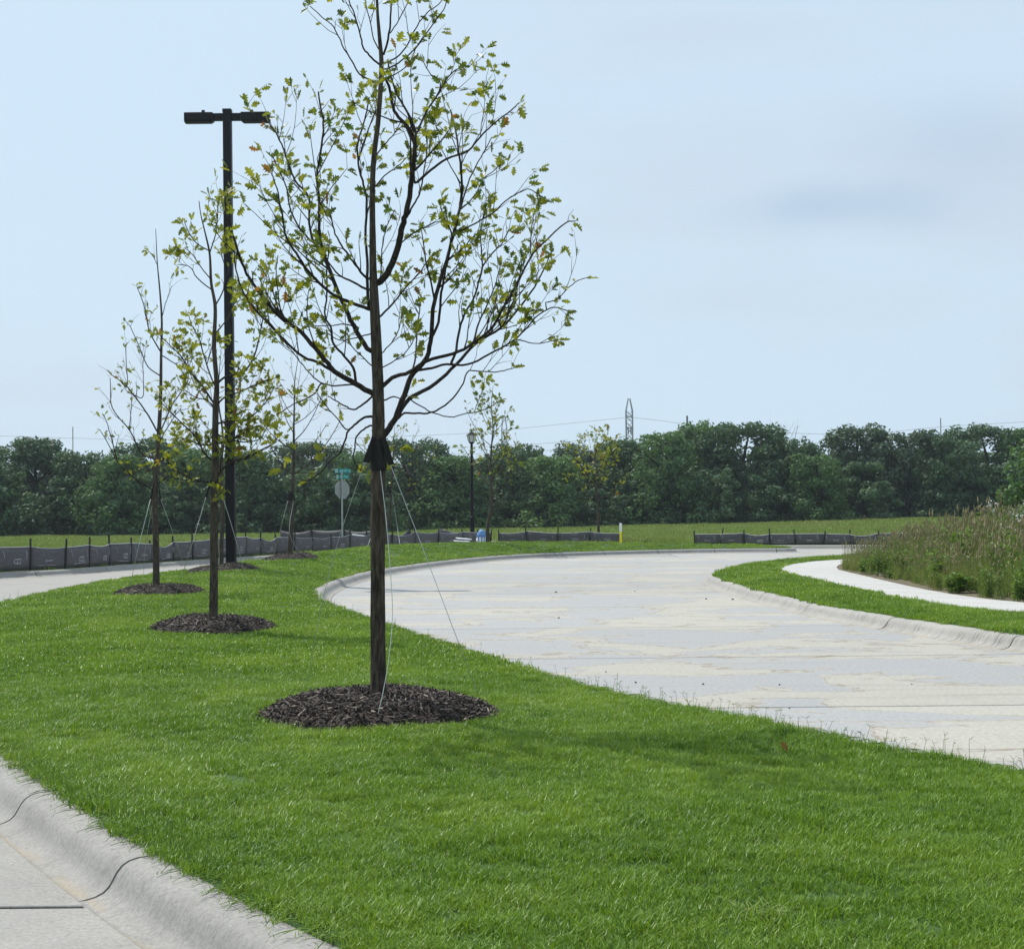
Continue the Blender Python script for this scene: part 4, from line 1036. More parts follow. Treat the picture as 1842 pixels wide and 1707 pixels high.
for i in range(6):
    a = 6.2832 * i / 6; d_ = Vector((math.cos(a), math.sin(a), 0)); mb.tube([LT + d_ * .113 + Vector((0, 0, .035)), LT + d_ * .194 + Vector((0, 0, .315))], .012, 4)
mb.build('lantern_frame', BLACKM, lant)
mb = MB(); frust(mb, LT + Vector((0, 0, .31)), .235, .20, .03); frust(mb, LT + Vector((0, 0, .34)), .19, .05, .12); mb.build('lantern_roof', BLACKM, lant)
mb = MB(); mb.tube([LT + Vector((0, 0, .45)), LT + Vector((0, 0, .49)), LT + Vector((0, 0, .52)), LT + Vector((0, 0, .56))], [.03, .02, .035, .004], 8); mb.build('finial', BLACKM, lant)

# ------------------------------------------------------------------ stop sign seen from behind, with street name blades
SY = 62.0; SB = PD(616, 978, SY)
stop = empty('stop_sign', Vector((SB.x, SY, .15)), 'grey back of a stop sign under two teal street-name blades on a thin post', 'road sign')
ctr = PD(615.5, 881, SY); tp = PD(615, 842, SY)
mb = MB(); mb.tube([Vector((SB.x, SY, .0)), Vector((tp.x, SY, tp.z - .1))], .035, 8); mb.build('post', GALV, stop)
ya = R(44); ex = Vector((math.cos(ya), math.sin(ya), 0)); en = Vector((math.sin(ya), -math.cos(ya), 0))
oc = [ctr + en * .0 + (ex * math.cos(R(22.5 + 45 * i)) + Vector((0, 0, 1)) * math.sin(R(22.5 + 45 * i))) * .40 + Vector((0, .06, 0)) for i in range(8)]
mb = MB(); mb.add(oc + [p - en * .012 for p in oc], [tuple(range(8)), tuple(range(8, 16))[::-1]] + [(i, (i + 1) % 8, 8 + (i + 1) % 8, 8 + i) for i in range(8)]); mb.build('octagon_plate', SIGNB, stop)
for j, (py, yaw, txt) in enumerate(((847, R(20), 'B'), (857.5, R(-32), 'B'))):
    c_ = PD(616, py, SY); e_ = Vector((math.cos(yaw), math.sin(yaw), 0)); nn = Vector((math.sin(yaw), -math.cos(yaw), 0))
    rot = Matrix((e_, -nn, Vector((0, 0, 1)))).transposed()
    mb = MB(); mb.box(c_, (.34, .008, .098), rot); bl = mb.build('name_blade', TEAL, stop)
    cu = bpy.data.curves.new('blade_letter', 'FONT'); cu.body = txt; cu.size = .21; cu.align_x = 'LEFT'; cu.align_y = 'CENTER'; cu.extrude = .002
    fo = bpy.data.objects.new('blade_letter', cu); cu.materials.append(WHITE); COL.objects.link(fo); bpy.context.view_layer.update(); me_ = bpy.data.meshes.new_from_object(fo); bpy.data.objects.remove(fo); fo = bpy.data.objects.new('blade_letter', me_); COL.objects.link(fo); fo.parent = bl
    fo.matrix_local = Matrix.Translation(c_ - ORG[stop] - e_ * .31 + nn * .012) @ (Matrix((e_, Vector((0, 0, 1)), nn)).transposed().to_4x4())
    rn = random.Random(j); mb = MB(); x = -.12
    while x < .29:
        w = rn.uniform(.02, .05); h = rn.uniform(.025, .06); mb.box(c_ + e_ * (x + w / 2) + nn * .011 + Vector((0, 0, rn.uniform(-.02, .02))), (w / 2, .002, h), rot); x += w + rn.uniform(.012, .03)
    PALE = MAT.get('pale_teal') or plain('pale_teal', (0.18, 0.52, 0.50), .6)
    mb.build('blurred_lettering', PALE, bl)

# ------------------------------------------------------------------ silt fences
def silt_fence(label, path, h, step, zf, sag=0.05, lean_=0.0, seed=1, marks=True, over=.22):
    rn = random.Random(seed); P_ = resample(catmull(path, 6), step)
    root = empty('silt_fence', Vector((P_[0].x, P_[0].y, zf)), label, 'fence', 'black silt fences round the field')
    hs = [h * (1 + rn.uniform(-.12, .10)) for _ in P_]; offs = [Vector((rn.gauss(0, .04), rn.gauss(0, .04), 0)) for _ in P_]
    for i, p in enumerate(P_):
        tl = Vector((rn.gauss(0, .05), rn.gauss(0, .06), 0))
        mb = MB(); b0 = Vector((p.x, p.y, zf - .1)); b1 = Vector((p.x, p.y, zf + hs[i] + over * rn.uniform(.5, 1.2))) + tl
        mb.tube([b0 - Vector((0, .03, 0)), b1 - Vector((0, .03, 0))], .028, 5); mb.build('stake', STAKE, root)
    for i in range(len(P_) - 1):
        a, b_ = P_[i], P_[i + 1]; nx, nz = 9, 5; vs = []
        t_ = (b_ - a).normalized(); nrm = Vector((t_.y, -t_.x, 0)); sg = sag * rn.choice((.1, .4, .8, 1.2, 2.6)); ph = rn.uniform(0, 6)
        for u in range(nx):
            f = u / (nx - 1); hh = hs[i] * (1 - f) + hs[i + 1] * f - sg * 4 * f * (1 - f)
            for w in range(nz):
                g_ = w / (nz - 1); q = a.lerp(b_, f); bul = .07 * math.sin(math.pi * f) * math.sin(math.pi * g_ * .9) + .018 * noise.noise(Vector((f * 5 + ph, g_ * 4, i)))
                vs.append(Vector((q.x, q.y, zf + .0 + hh * g_)) + nrm * (bul + .012))
        fs = [(u * nz + w, (u + 1) * nz + w, (u + 1) * nz + w + 1, u * nz + w + 1) for u in range(nx - 1) for w in range(nz - 1)]
        mb = MB(); mb.add(vs, fs); pan = mb.build('fabric_panel', FABRIC, root, smooth=True)
        sd = pan.modifiers.new('thick', 'SOLIDIFY'); sd.thickness = .006
        # hem: pale rolled top edge
        if marks:
            mb = MB(); mb.tube([vs[u * nz + nz - 1] for u in range(nx)], .012, 4); mb.build('hem', PRINT, pan)
            mb = MB(); L_ = (b_ - a).length
            def on(f, g_, off=.03):
                u = min(int(f * (nx - 1)), nx - 2); w = min(int(g_ * (nz - 1)), nz - 2); fu = f * (nx - 1) - u; fw = g_ * (nz - 1) - w
                v00, v10, v01, v11 = vs[u * nz + w], vs[(u + 1) * nz + w], vs[u * nz + w + 1], vs[(u + 1) * nz + w + 1]
                return v00.lerp(v10, fu).lerp(v01.lerp(v11, fu), fw) + nrm * off
            def stroke(pts, wd):
                pp = [on(f, g_, .022) for f, g_ in pts]
                for p0, p1 in zip(pp, pp[1:]):
                    d_ = (p1 - p0); 
                    if d_.length < 1e-4: continue
                    sd_ = nrm.cross(d_).normalized() * wd; mb.add([p0 - sd_, p1 - sd_, p1 + sd_, p0 + sd_], [(0, 1, 2, 3)])
            x = .05 + rn.uniform(0, .22)
            if rn.random() < .7: stroke([(x, .85), (x + .03, .7), (x + .03, .55)], .009)
            full = rn.random() < .55
            for yy in ((.5, .33) if full else (.42,)): stroke([(x + .30, yy), (x + .50, yy + rn.uniform(-.02, .02))], .012)
            for q in range(3 if full else 1): stroke([(x + .3 + q * .09, .5), (x + .3 + q * .09, .33)], .011)
            if rn.random() < .6: stroke([(x + .66, .85), (x + .69, .7), (x + .68, .5)], .009)
            if rn.random() < .6: stroke([(x + .1, .2), (x + .6, .2 + rn.uniform(-.05, .05))], .008)
            mb.build('printed_mark', PRINT, pan)
    return root
back = lambda p, d_: Vector((p.x - .0, p.y + d_, 0))
FA = [Vector((p.x, p.y + .55, 0)) for p in px_line([(-300, 1064), (-80, 1046), (0, 1040), (100, 1035), (200, 1027), (330, 1017.5), (420, 1011)], 0.0)] + [Vector((-8.2, 52.6, 0)), Vector((-5.4, 57.6, 0)), Vector((-2.2, 60.4, 0)), Vector((-.9, 60.9, 0))]
silt_fence('long grey silt fence with pale markings along the far kerb', FA, .60, 1.15, .15, .05, seed=2)
silt_fence('sagging black silt fence behind the stop sign post', [Vector((-10.5, 68, 0)), Vector((-6, 66.5, 0)), Vector((-1.6, 65, 0))], .62, 1.6, .17, .16, seed=5, marks=False, over=.1)
silt_fence('low black silt fence between the lantern post and the yellow post', [Vector((-.6, 65, 0)), Vector((1.8, 63.6, 0)), Vector((4.55, 62.4, 0))], .50, 1.55, .16, .05, seed=8, over=.2)
silt_fence('short dark silt fence at the bend beyond the median tip', [Vector((7.3, 60.2, 0)), Vector((10, 58.9, 0)), Vector((13, 58.0, 0)), Vector((17, 57.0, 0))], .43, .98, .15, .03, seed=11)

# ------------------------------------------------------------------ bits by the far kerb
yp = PD(1117, 980, 60.5); yp.z = .15
mk = empty('marker_post', yp, 'thin yellow marker post with a white top at the end of the black fence', 'marker post')
zt = PD(1117, 941, 60.5).z; zm = PD(1117, 956, 60.5).z
mb = MB(); mb.tube([yp, Vector((yp.x, yp.y, zm))], .05, 10); mb.build('post', YELL, mk)
mb = MB(); mb.tube([Vector((yp.x, yp.y, zm)), Vector((yp.x, yp.y, zt - .03)), Vector((yp.x, yp.y, zt))], [.051, .051, .03], 10); mb.build('post_cap', WHITE, mk)
hy = PD(866, 985, 58.6); hy.z = .15
hd = empty('wrapped_hydrant', hy, 'squat bundle in blue and white plastic standing by the lantern post', 'hydrant')
zt = PD(866, 952, 58.6).z; rn = random.Random(4)
mb = MB(); mb.tube([hy + Vector((.03 * math.sin(i), 0, (zt - hy.z) * i / 6)) for i in range(5)], [.16, .15, .20, .21, .15], 9, rough=.25); mb.build('white_wrap', WHITE, hd, smooth=True)
mb = MB(); mb.tube([hy + Vector((.0, -.02, (zt - hy.z) * f)) for f in (.60, .66, .76, .85, .93, 1.0)], [.20, .215, .165, .15, .10, .03], 9, rough=.45); mb.build('blue_hood', BLUEP, hd, smooth=True)
mb = MB()
for sx in (-.11, .02, .12): mb.box(hy + Vector((sx, -.215, (zt - hy.z) * .42)), (.022, .012, .13))
mb.build('blue_stripe', BLUEP, hd)
def board(label, px0, py0, px1, py1, Yd, w, mat=WHITE, nm='white_board'):
    a = PD(px0, py0, Yd); b_ = PD(px1, py1, Yd + .15); d_ = (b_ - a); e_ = d_.normalized(); s_ = Vector((0, 1, .0)); s_ = (s_ - e_ * s_.dot(e_)).normalized(); nn = e_.cross(s_)
    mb = MB(); mb.box((a + b_) / 2, (d_.length / 2, w / 2, .02), Matrix((e_, s_, nn)).transposed())
    o = mb.build(nm, mat, org=(a + b_) / 2); bv = o.modifiers.new('bevel', 'BEVEL'); bv.width = .008; bv.segments = 2
    tag(o, label, 'board', 'pale boards by the lantern post'); return o
board('long white board lying flat right of the wrapped hydrant, upper one', 884, 974.5, 972, 981, 59.2, .5)
board('white board lying flat right of the wrapped hydrant, lower one', 884, 979.5, 942, 983.5, 58.6, .4)
board('pale board propped on the fence left of the lantern post', 822, 968, 846, 970, 59.8, .5)
board('small pale board leaning under the other left of the lantern post', 818, 973, 843, 974, 59.4, .45)
board('white strip lying on the sagging black fence left of the tallest oak trunk', 634, 961.5, 668, 966, 64.2, .3)

# ------------------------------------------------------------------ power line
def pylon(label, px, Yd, ytop, wpx, name='lattice_pylon'):
    s_ = Yd / FPX; w = wpx * s_ / 2; topz = PD(px, ytop, Yd).z; x = PD(px, 760, Yd).x
    root = empty(name, Vector((x, Yd, 0.3)), label, 'pylon'); r_ = .16 * Yd / 420
    sh = topz - 22 * s_; mb = MB()
    for sx in (-1, 1):
        for sy in (-1, 1):
            mb.tube([Vector((x + sx * w * 2.2, Yd + sy * w * 2.2, .3)), Vector((x + sx * w, Yd + sy * w, topz * .45)), Vector((x + sx * w, Yd + sy * w, sh)), Vector((x + sx * w * .25, Yd + sy * w * .25, topz))], r_, 4)
    mb.build('leg_frame', PYL, root)
    mb = MB(); zs = np.linspace(topz * .4, sh, 11)
    for i in range(10):
        for sy in (-1, 1):
            mb.tube([Vector((x - w, Yd + sy * w, zs[i])), Vector((x + w, Yd + sy * w, zs[i + 1]))], r_ * .5, 3); mb.tube([Vector((x + w, Yd + sy * w, zs[i])), Vector((x - w, Yd + sy * w, zs[i + 1]))], r_ * .5, 3)
        if i in (4, 7, 9): 
            for sy in (-1, 1): mb.tube([Vector((x - w, Yd + sy * w, zs[i])), Vector((x + w, Yd + sy * w, zs[i]))], r_ * .9, 4)
    mb.build('lattice', PYL, root)
    mb = MB(); zi = PD(px, ytop + 58, Yd).z
    for sx in (-.4, .4): mb.tube([Vector((x + sx * w, Yd - w, zi + 3.2 * s_ * 2)), Vector((x + sx * w, Yd - w, zi - 3.2 * s_ * 2))], r_ * 1.3, 6)
    mb.build('insulator', PYL, root)
    return root
pylon('grey lattice pylon rising behind the distant trees', 1132, 420, 717, 11.5)
pylon('faint far lattice pylon seen through the narrow young tree', 907, 640, 748, 9)
def pole(label, px, ytop, Yd, wpx, arm=False):
    t_ = PD(px, ytop, Yd); root = empty('utility_pole', Vector((t_.x, Yd, .3)), label, 'utility pole', 'utility poles behind the trees'); r_ = wpx * Yd / FPX / 2
    mb = MB(); mb.tube([Vector((t_.x, Yd, .3)), t_], [r_ * 1.2, r_], 8); mb.build('pole', POLEW, root)
    if arm:
        mb = MB(); mb.box(t_ - Vector((5 * Yd / FPX, 0, 8 * Yd / FPX)), (6 * Yd / FPX, .08, .1)); mb.build('crossarm', POLEW, root)
pole('thin utility pole above the leftmost distant trees', 131, 768, 300, 1.6)
pole('stout utility pole right of the lattice pylon', 1236, 748, 300, 3.4)
pole('thin utility pole above the right-hand distant trees', 1692, 752, 300, 1.8)
pole('short utility pole with crossarm just right of the narrow young tree', 976, 808, 300, 2.4, True)
def cable(label, pts, Yd):
    P_ = catmull([PD(x, y, Yd) for x, y in pts], 6); mb = MB(); mb.tube(P_, .055 * Yd / 420, 4)
    o = mb.build('power_line', CABLE, org=P_[0]); tag(o, label, 'cable', 'overhead power lines')
cable('upper power line running left from the pylon behind the oak', [(1127, 751), (1000, 764), (860, 778), (720, 785), (560, 790), (300, 792), (-40, 783)], 420)
cable('upper power line falling from the pylon to the stout pole', [(1137, 751), (1190, 757), (1236, 763), (1400, 778), (1560, 780), (1692, 768), (1900, 756)], 420)
cable('lower power line left of the pylon', [(1127, 786), (1040, 793), (955, 799), (800, 806), (600, 808)], 430)
cable('lowest faint power line above the trees left of the pylon', [(1127, 800), (1050, 805), (960, 812), (860, 816), (740, 815)], 440)

# ------------------------------------------------------------------ distant wood
def crown_mesh(seed, n_cl=120, per=105, size=.036, low=.02):
    rn = random.Random(seed); mb = MB(); cls = []
    while len(cls) < n_cl:
        z = rn.uniform(low, .93); a = rn.uniform(0, 6.283)
        env = (0.42 + .10 * math.sin(z * 5 + seed)) * (1 - max(0, (z - .45) / .58) ** 2.1) ** .5
        r_ = env * .92 * math.sqrt(rn.uniform(.12, 1)); cls.append((Vector((r_ * math.cos(a), r_ * math.sin(a), z)), rn.uniform(.09, .165) * (1 - .35 * z), rn.random()))
    for c, cr, tn in cls:
        for _ in range(per):
            d_ = Vector((rn.gauss(0, 1), rn.gauss(0, 1), rn.gauss(0, 1))).normalized(); rr = cr * rn.uniform(.45, 1.0) ** .6 * (1 + .35 * noise.noise(d_ * 3 + Vector((c.x * 9, c.y * 9, seed))))
            p = c + Vector((d_.x, d_.y, d_.z * .8)) * rr; n_ = (d_ + Vector((rn.gauss(0, .7), rn.gauss(0, .7), rn.gauss(.3, .6)))).normalized()
            u = n_.orthogonal().normalized(); u.rotate(Matrix.Rotation(rn.uniform(0, 6.283), 3, n_)); w = n_.cross(u); s_ = size * rn.uniform(.5, 1.25)
            mb.add([p - u * s_ * .55, p - w * s_ * .28 + u * s_ * .05, p + u * s_ * .6, p + w * s_ * .3], [(0, 1, 2, 3)], min(1, max(0, .55 * tn + .45 * rn.random())))
    return mb.mesh('crown')
CROWNS = [crown_mesh(i) for i in range(5)]; CROWNS_L = [me.copy() for me in CROWNS[:3]]
for me in CROWNS: me.materials.append(TREEF)
for me in CROWNS_L: me.materials.append(TREEF2)
CROWNS_G = [me.copy() for me in CROWNS[2:5]]
for me in CROWNS_G: me.materials.clear(); me.materials.append(TREEF3)
def trunk_mesh(seed):
    rn = random.Random(seed); mb = MB(); mb.tube([(0, 0, -.02), (rn.gauss(0, .01), 0, .25), (rn.gauss(0, .03), rn.gauss(0, .02), .6), (rn.gauss(0, .05), 0, .88)], [.03, .024, .016, .004], 7)
    for k in range(7):
        a = rn.uniform(0, 6.28); z = rn.uniform(.15, .6); mb.tube([(0, 0, z), (.14 * math.cos(a), .14 * math.sin(a), z + .12), (.32 * math.cos(a), .32 * math.sin(a), z + .24)], [.012, .009, .003], 5)
    me = mb.mesh('trunk'); me.materials.append(BARK2); return me
TRUNKS = [trunk_mesh(i) for i in range(3)]
wood = [(-45, 800, 160, 0, 'dark tree at the left end of the distant wood'), (62, 787, 140, 0, 'dark rounded tree left of the thin pole in the distant wood'), (152, 812, 120, 0, 'low dark tree below the thin left utility pole'),
 (215, 818, 110, 1, 'low green tree behind the nearly bare young tree'), (278, 790, 120, 0, 'dark domed tree directly behind the nearly bare young tree'), (362, 806, 130, 1, 'green tree in the wood behind the leafy young oak'),
 (450, 812, 120, 0, 'dark tree in the wood just right of the tall lamp post'), (562, 792, 150, 2, 'dark domed tree in the wood behind the slender twiggy tree'), (650, 812, 110, 1, 'green tree in the wood behind the tallest oak trunk'),
 (738, 789, 125, 0, 'dark pointed tree in the wood right of the tallest oak trunk'), (812, 820, 120, 1, 'low green tree in the wood left of the black lantern'), (868, 824, 100, 0, 'low dark tree in the wood right behind the black lantern post'), (928, 798, 120, 0, 'dark tree in the wood right of the narrow young tree'),
 (992, 820, 110, 1, 'low pale green tree below the short pole with crossarm'), (1062, 797, 120, 2, 'dark tree in the wood behind the yellow-green young tree'), (1125, 790, 110, 0, 'dark tree standing at the foot of the lattice pylon'),
 (1195, 778, 120, 1, 'green tree between the pylon and the stout pole'), (1268, 759, 125, 1, 'tall green tree just right of the stout utility pole'), (1345, 756, 150, 0, 'tallest dark domed tree of the distant wood'),
 (1412, 792, 110, 0, 'dark tree below the bare twigs in the wood'), (1468, 818, 100, 1, 'low tree in the dip of the distant wood'), (1542, 765, 140, 2, 'broad domed grey-green tree right of the dip in the wood'),
 (1630, 770, 130, 2, 'grey-green tree left of the thin right-hand pole'), (1700, 786, 110, 0, 'dark tree right under the thin right-hand pole'), (1768, 765, 140, 0, 'rounded dark tree above the weed bank'), (1862, 770, 140, 1, 'green tree at the right end of the distant wood')]
for i, (px, yt, wpx, li, lab) in enumerate(wood):
    Yd = (96 if px < 700 else 106) + 9 * ((i * 37) % 10) / 10; zt = PD(px, yt, Yd).z + .15; x = PD(px, yt, Yd).x; gz = float(field_h(np.array([x]), np.array([Yd]))[0])
    root = empty('broadleaf_tree', Vector((x, Yd, gz)), lab, 'tree', 'trees of the distant wood')
    w = wpx * Yd / FPX * 1.5; h = zt - gz
    Mx = Matrix.Translation((x, Yd, gz)) @ Matrix.Rotation(i * 1.7, 4, 'Z') @ Matrix.Diagonal((w, w, h, 1))
    place('crown', (CROWNS_L[i % 3] if li == 1 else CROWNS_G[i % 3] if li == 2 else CROWNS[i % 5]), root, Mx); place('trunk', TRUNKS[i % 3], root, Mx)
bt = PD(1412, 900, 112); bt.z = .5
auto_tree('bare_tree', 'bare grey twigs of a dead tree poking out of the wood', 'trees of the distant wood', bt, PD(1405, 768, 112).z - .5, 4.2, .5, 91, .14, 12, leaf=.05, twig=.5, leaf_n=0, tip_only=1.0)
# understory: a continuous mass of scrub at the foot of the wood, and the wood behind it
clump_c = src_coll('scrub_clump', [crown_mesh(50 + i, 26, 90, .06, .0) for i in range(4)], TREEF)
n = 260; x = np.linspace(-52, 52, n) + RNG.normal(0, .6, n); y = np.where(x < -8, 97, 107) + RNG.uniform(-1.5, 9, n) ; hsc = RNG.uniform(2.4, 4.6, n)
x2 = np.linspace(-58, 58, 120); y2 = 121 + RNG.uniform(0, 5, 120); h2 = RNG.uniform(4.8, 6.4, 120)
X = np.r_[x, x2]; Yv = np.r_[y, y2]; Hs = np.r_[hsc, h2]; n = len(X)
rot = np.zeros((n, 3)); rot[:, 2] = RNG.uniform(0, 6.28, n)
Zv = np.where(Yv < 117, field_h(X, np.minimum(Yv, 117)), field_h(X, np.full(n, 117.0)))
scatter('undergrowth', np.stack([X, Yv, Zv - .1], 1), rot, np.stack([Hs * 1.15, Hs * 1.15, Hs], 1), RNG.integers(0, 4, n), clump_c, label='dark tangled scrub filling the foot of the distant wood', cat='undergrowth')

# ------------------------------------------------------------------ grass of the field
def seedy(seed, n, rad, h, w, heads, lean):
    rn = random.Random(seed); mb = MB()
    for i in range(n):
        r_ = rad * math.sqrt(rn.random()); a = rn.uniform(0, 6.283); hh = h * rn.uniform(.5, 1.1)
        blade(mb, rn, Vector((r_ * math.cos(a), r_ * math.sin(a), -.02)), hh, w * rn.uniform(.7, 1.3), rn.uniform(.08, lean), tint=rn.random() * .85, segs=3)
    for i in range(heads):
        r_ = rad * math.sqrt(rn.random()); a = rn.uniform(0, 6.283); b_ = Vector((r_ * math.cos(a), r_ * math.sin(a), 0)); hh = h * rn.uniform(.9, 1.35); tp_ = b_ + Vector((rn.gauss(0, .12) * hh, rn.gauss(0, .12) * hh, hh))
        mb.tube([b_, tp_], [w * .35, w * .25], 3, cap=False, tint=.7); mb.tube([tp_, tp_ + Vector((0, 0, hh * .06)), tp_ + Vector((rn.gauss(0, .03), 0, hh * .17))], [w * .3, w * 1.5, w * .2], 4, tint=.95)
    return mb.mesh('tuft')
field_c = src_coll('field_tuft', [seedy(i, 80, .38, .22, .03, 0, .7) for i in range(4)], FIELDG)
n = 26000; y = 38 + 80 * RNG.random(n) ** 1.25; x = RNG.uniform(-1, 1, n) * (.36 * y + 5); fy = np.interp(x, FLX, FLY)
k = (y > fy + .75) & (y < np.where(x < -8, 99, 110)); x, y = x[k], y[k]
k = ~((x > 15.5) & (y < 46)); x, y = x[k], y[k]; n = len(x)
rot = np.zeros((n, 3)); rot[:, 2] = RNG.uniform(0, 6.28, n); s_ = RNG.uniform(.6, 1.25, n) * (1 + .5 * vnoise(x, y, .15, 2)) * np.where(y < 62, .55, 1.0) * np.where(y > 100, 1.25, 1)
scatter('field_grass', np.stack([x, y, field_h(x, y)], 1), rot, np.stack([s_ * 1.2, s_ * 1.2, s_], 1), RNG.integers(0, 4, n), field_c, label='pale green rough grass of the open field beyond the fences', cat='grass')

# ------------------------------------------------------------------ lawns
lawn_g = scatter_lawn('lawn_grass', MEDP, lawn_h, [(4, 9, 300, 1.0), (9, 13, 230, 1.06), (13, 22, 140, 1.15), (22, 36, 60, 1.35), (36, 58, 36, 1.6)], 'bright green mown lawn covering the median')
scatter_lawn('verge_grass', VERGE, vrg_h, [(2, 22, 130, 1.45), (22, 52, 90, 1.65)], 'strip of green lawn between right-hand kerb and sidewalk', margin=3.0)
# runners creeping over the kerb, thin stems standing along the edge
run_mb = MB(); rn = random.Random(9)
for i in range(len(MED)):
    p = MED[i]; q = MED[(i + 1) % len(MED)]
    if p.y > 26: continue
    t_ = (q - p).normalized(); o_ = Vector((t_.y, -t_.x, 0)) * orient(MED)
    near = p.y < 12
    for _ in range(20 if near else 4):
        b_ = p.lerp(q, rn.random()) - o_ * rn.uniform(0, .08) + Vector((0, 0, .01)); r_ = rn.random()
        if r_ < .62:   # lying runner
            ln = rn.uniform(.04, .20); d_ = (o_ + t_ * rn.gauss(0, .7)).normalized(); pts = [b_ + d_ * ln * f + Vector((0, 0, .012 * math.sin(3.1 * f) + .006 - .12 * max(0, ln * f - .1))) for f in (0, .4, .75, 1)]
            run_mb.tube(pts, [.0024, .0021, .0018, .001], 3, cap=False, tint=.05)
            for f in (.4, .7, 1): blade(run_mb, rn, b_ + d_ * ln * f + Vector((0, 0, .008)), rn.uniform(.012, .035), .0035, 1.1, tint=rn.random() * .8)
        else:
            h_ = rn.uniform(.05, .12) if rn.random() < .95 else rn.uniform(.1, .15)
            tp_ = b_ + Vector((rn.gauss(0, .025), rn.gauss(0, .025), h_)); run_mb.tube([b_, tp_], [.0017, .0011], 3, cap=False, tint=.3)
            for _k in range(3):
                d_ = Vector((rn.gauss(0, 1), rn.gauss(0, 1), rn.uniform(.2, 1))).normalized(); run_mb.tube([tp_, tp_ + d_ * rn.uniform(.015, .04)], [.0013, .0007], 3, cap=False, tint=.4)
o = run_mb.build('grass_runners', GRASS); tag(o, 'thin grass runners and seed stems creeping over the kerb edge', 'grass', None, 'stuff')
# a withered tuft and a fallen leaf
dry = MB(); c_ = on_lawn(1370, 1652)
for _ in range(70): blade(dry, rn, c_ + Vector((rn.gauss(0, .05), rn.gauss(0, .05), .0)), rn.uniform(.04, .09), .004, 1.4, tint=.99 if rn.random() < .7 else .3)
o = dry.build('dry_grass_tuft', GRASS, org=c_); tag(o, 'straw-coloured withered tuft in the lawn near the camera', 'grass tuft')
fl = on_lawn(1418, 1367); me = LEAVES[8].copy(); 
o = place('fallen_leaf', me, None, Matrix.Translation(fl + Vector((0, 0, .05))) @ Matrix.Rotation(1.1, 4, 'X') @ Matrix.Rotation(.6, 4, 'Z') @ Matrix.Scale(.06, 4)); tag(o, 'curled brown fallen leaf lying on the lawn by the road', 'leaf')

# ------------------------------------------------------------------ weeds on the bank
def weedy(seed, n, h, leafw):
    rn = random.Random(seed); mb = MB()
    for i in range(n):
        b_ = Vector((rn.gauss(0, .07), rn.gauss(0, .07), 0)); tp_ = b_ + Vector((rn.gauss(0, .15) * h, rn.gauss(0, .15) * h, h * rn.uniform(.7, 1.1)))
        mb.tube([b_, b_.lerp(tp_, .5) + Vector((rn.gauss(0, .02), rn.gauss(0, .02), 0)), tp_], [.006, .005, .003], 3, cap=False, tint=.3)
        for _ in range(16):
            p = b_.lerp(tp_, rn.uniform(.12, 1)); d_ = Vector((rn.gauss(0, 1), rn.gauss(0, 1), rn.uniform(-.2, .8))).normalized(); s_ = d_.cross(Vector((0, 0, 1))).normalized(); ln = leafw * rn.uniform(1.4, 3)
            mb.add([p, p + d_ * ln * .5 + s_ * leafw * .4, p + d_ * ln - Vector((0, 0, ln * .2)), p + d_ * ln * .5 - s_ * leafw * .4], [(0, 1, 2, 3)], rn.random())
    return mb.mesh('weed')
def flowery(seed, h):
    rn = random.Random(seed); mb = MB()
    for i in range(7):
        b_ = Vector((rn.gauss(0, .06), rn.gauss(0, .06), 0)); tp_ = b_ + Vector((rn.gauss(0, .2) * h, rn.gauss(0, .2) * h, h * rn.uniform(.6, 1.1)))
        mb.tube([b_, tp_], [.006, .003], 3, cap=False)
        for _ in range(5):
            c_ = tp_ + Vector((rn.gauss(0, .05), rn.gauss(0, .05), rn.gauss(0, .04)))
            for _k in range(6):
                d_ = Vector((rn.gauss(0, 1), rn.gauss(0, 1), rn.gauss(0, 1))).normalized() * .022; e_ = d_.orthogonal(); mb.add([c_ + d_ - e_ * .5, c_ + d_ + e_ * .5, c_ + d_ * .2 + e_ * .3], [(0, 1, 2)])
    return mb.mesh('flower')
weed_c = src_coll('weed_plant', [seedy(60 + i, 46, .20, .66, .011, 5, .5) for i in range(5)], WEEDG)
for i, me in enumerate([weedy(70, 7, .55, .05), weedy(71, 9, .75, .06), weedy(72, 6, .45, .08)]):
    me.materials.append(WEEDL); weed_c.objects.link(bpy.data.objects.new('weed_plant_%02d' % (5 + i), me))
for i in range(2):
    me = flowery(80 + i, .8); me.materials.append(FLOWER); weed_c.objects.link(bpy.data.objects.new('weed_plant_%02d' % (8 + i), me))
n = 12500; y = RNG.uniform(6, 45, n); x = RNG.uniform(6, 27, n)
k = inside(BANK, x, y); x, y = x[k], y[k]; d = edge_dist(BANK, x, y)
k = (d > .17) & (x < .345 * y + 6); x, y, d = x[k], y[k], d[k]; n = len(x)
patch = vnoise(x, y, .35, 7); r_ = RNG.random(n)
idx = np.where(r_ < .80, RNG.integers(0, 5, n), RNG.integers(5, 8, n)); idx = np.where((patch > .22) & (r_ > .5), RNG.integers(5, 8, n), idx)
fx = (x > .325 * y) & (d > 2.6); idx = np.where(fx & (RNG.random(n) < .13), RNG.integers(8, 10, n), idx)
s_ = RNG.uniform(.6, 1.2, n) * (.55 + .5 * sstep(.1, 2.0, d)) * (1 + .4 * patch)
rot = np.zeros((n, 3)); rot[:, 2] = RNG.uniform(0, 6.28, n)
scatter('weeds', np.stack([x, y, bank_h(x, y)], 1), rot, np.stack([s_, s_, s_], 1), idx, weed_c, label='tall brownish weeds and wild grass covering the bank right of the sidewalk', cat='weeds')
pd_ = PZ(1580, 1022, .2)
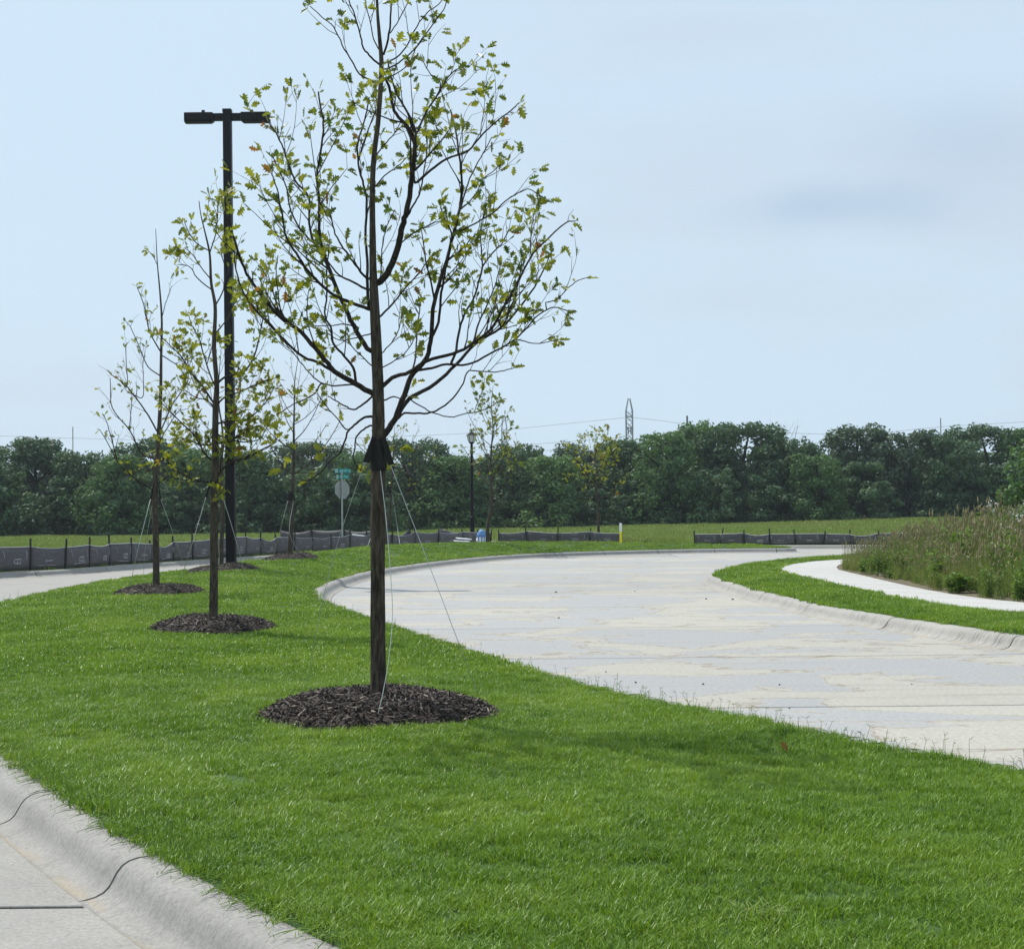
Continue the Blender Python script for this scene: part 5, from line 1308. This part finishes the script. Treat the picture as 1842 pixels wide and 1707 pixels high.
def bush(label, base, h, seed, lw):
    rn = random.Random(seed); root = empty('leafy_weed', base, label, 'plant', 'leafy plants on the weed bank')
    me = weedy(seed, 12, h, lw); me.materials.append(WEEDL); place('foliage', me, root, Matrix.Translation(base))
    mb = MB()
    for k in range(4): mb.tube([Vector(base), Vector(base) + Vector((rn.gauss(0, .1), rn.gauss(0, .1), h * .8))], [.01, .004], 5)
    mb.build('stem', WEEDL, root)
for lab, px, py, Yd, h, sd, lw in (('dark green leafy plant rising above the weed bank by the field', 1735, 975, 30, .95, 101, .09), ('bright leafy weed low in the bank near the sidewalk bend', 1690, 1015, 27, .6, 102, .07), ('tall thin weed with pale head sticking up on the bank', 1706, 960, 31, 1.1, 103, .035), ('leafy weed beside the sidewalk edge at the right', 1725, 1070, 25, .35, 104, .06)):
    p = PD(px, py, Yd); z = float(bank_h(np.array([p.x]), np.array([Yd]))[0]); bush(lab, Vector((p.x, Yd, z)), h, sd, lw)
# tree at the right border
p = PD(1925, 900, 33); p.z = 1.0
root = empty('broadleaf_tree', p, 'light green tree cut off by the right border above the weeds', 'tree')
Mx = Matrix.Translation(p) @ Matrix.Diagonal((3.1, 3.1, 3.3, 1)); me = crown_mesh(7, 40, 130, .035); me.materials.append(TREEF2)
place('crown', me, root, Mx); place('trunk', TRUNKS[0], root, Mx)
# ------------------------------------------------------------------ specks of dirt on the road
rn = random.Random(3)
for i, (px, py) in enumerate(((1142, 1063), (1000, 1065), (1005, 1111), (1138, 1113), (1270, 1077), (1318, 1078), (1046, 1227), (1143, 1227), (1265, 1230), (1402, 1231), (1420, 1273), (1486, 1302), (1640, 1230), (636, 1208), (1090, 1208))):
    p = PZ(px, py, .006); mb = MB(); s_ = .007 * rn.uniform(.5, 1.6) * p.y / 16
    pts = [Vector((rn.gauss(0, .1), rn.gauss(0, .1), z)) * s_ for z in (-.3, .2, .8)]
    mb.tube([p + q for q in pts], [s_ * 1.5, s_ * 1.2, s_ * .4], 6, rough=.3); o = mb.build('dirt_clod', MULCH, org=p); tag(o, 'tiny dark clod of dirt lying on the concrete road', 'clod', 'clods of dirt on the road')

# ------------------------------------------------------------------ thin summer haze
mb = MB(); mb.box((0, 320, 27), (720, 400, 28.5))
hz = mb.build('haze', WHITE); tag(hz, 'thin pale summer haze in the air', 'haze', None, 'stuff')
hm = bpy.data.materials.new('haze_air'); hm.use_nodes = True; ht = hm.node_tree; ht.nodes.clear()
ho = N(ht, 'ShaderNodeOutputMaterial'); hv = N(ht, 'ShaderNodeVolumePrincipled'); hv.inputs['Color'].default_value = (0.80, 0.90, 1.0, 1); hv.inputs['Density'].default_value = 0.00029; hv.inputs['Anisotropy'].default_value = 0.3
ht.links.new(hv.outputs[0], ho.inputs['Volume']); hz.data.materials.clear(); hz.data.materials.append(hm)
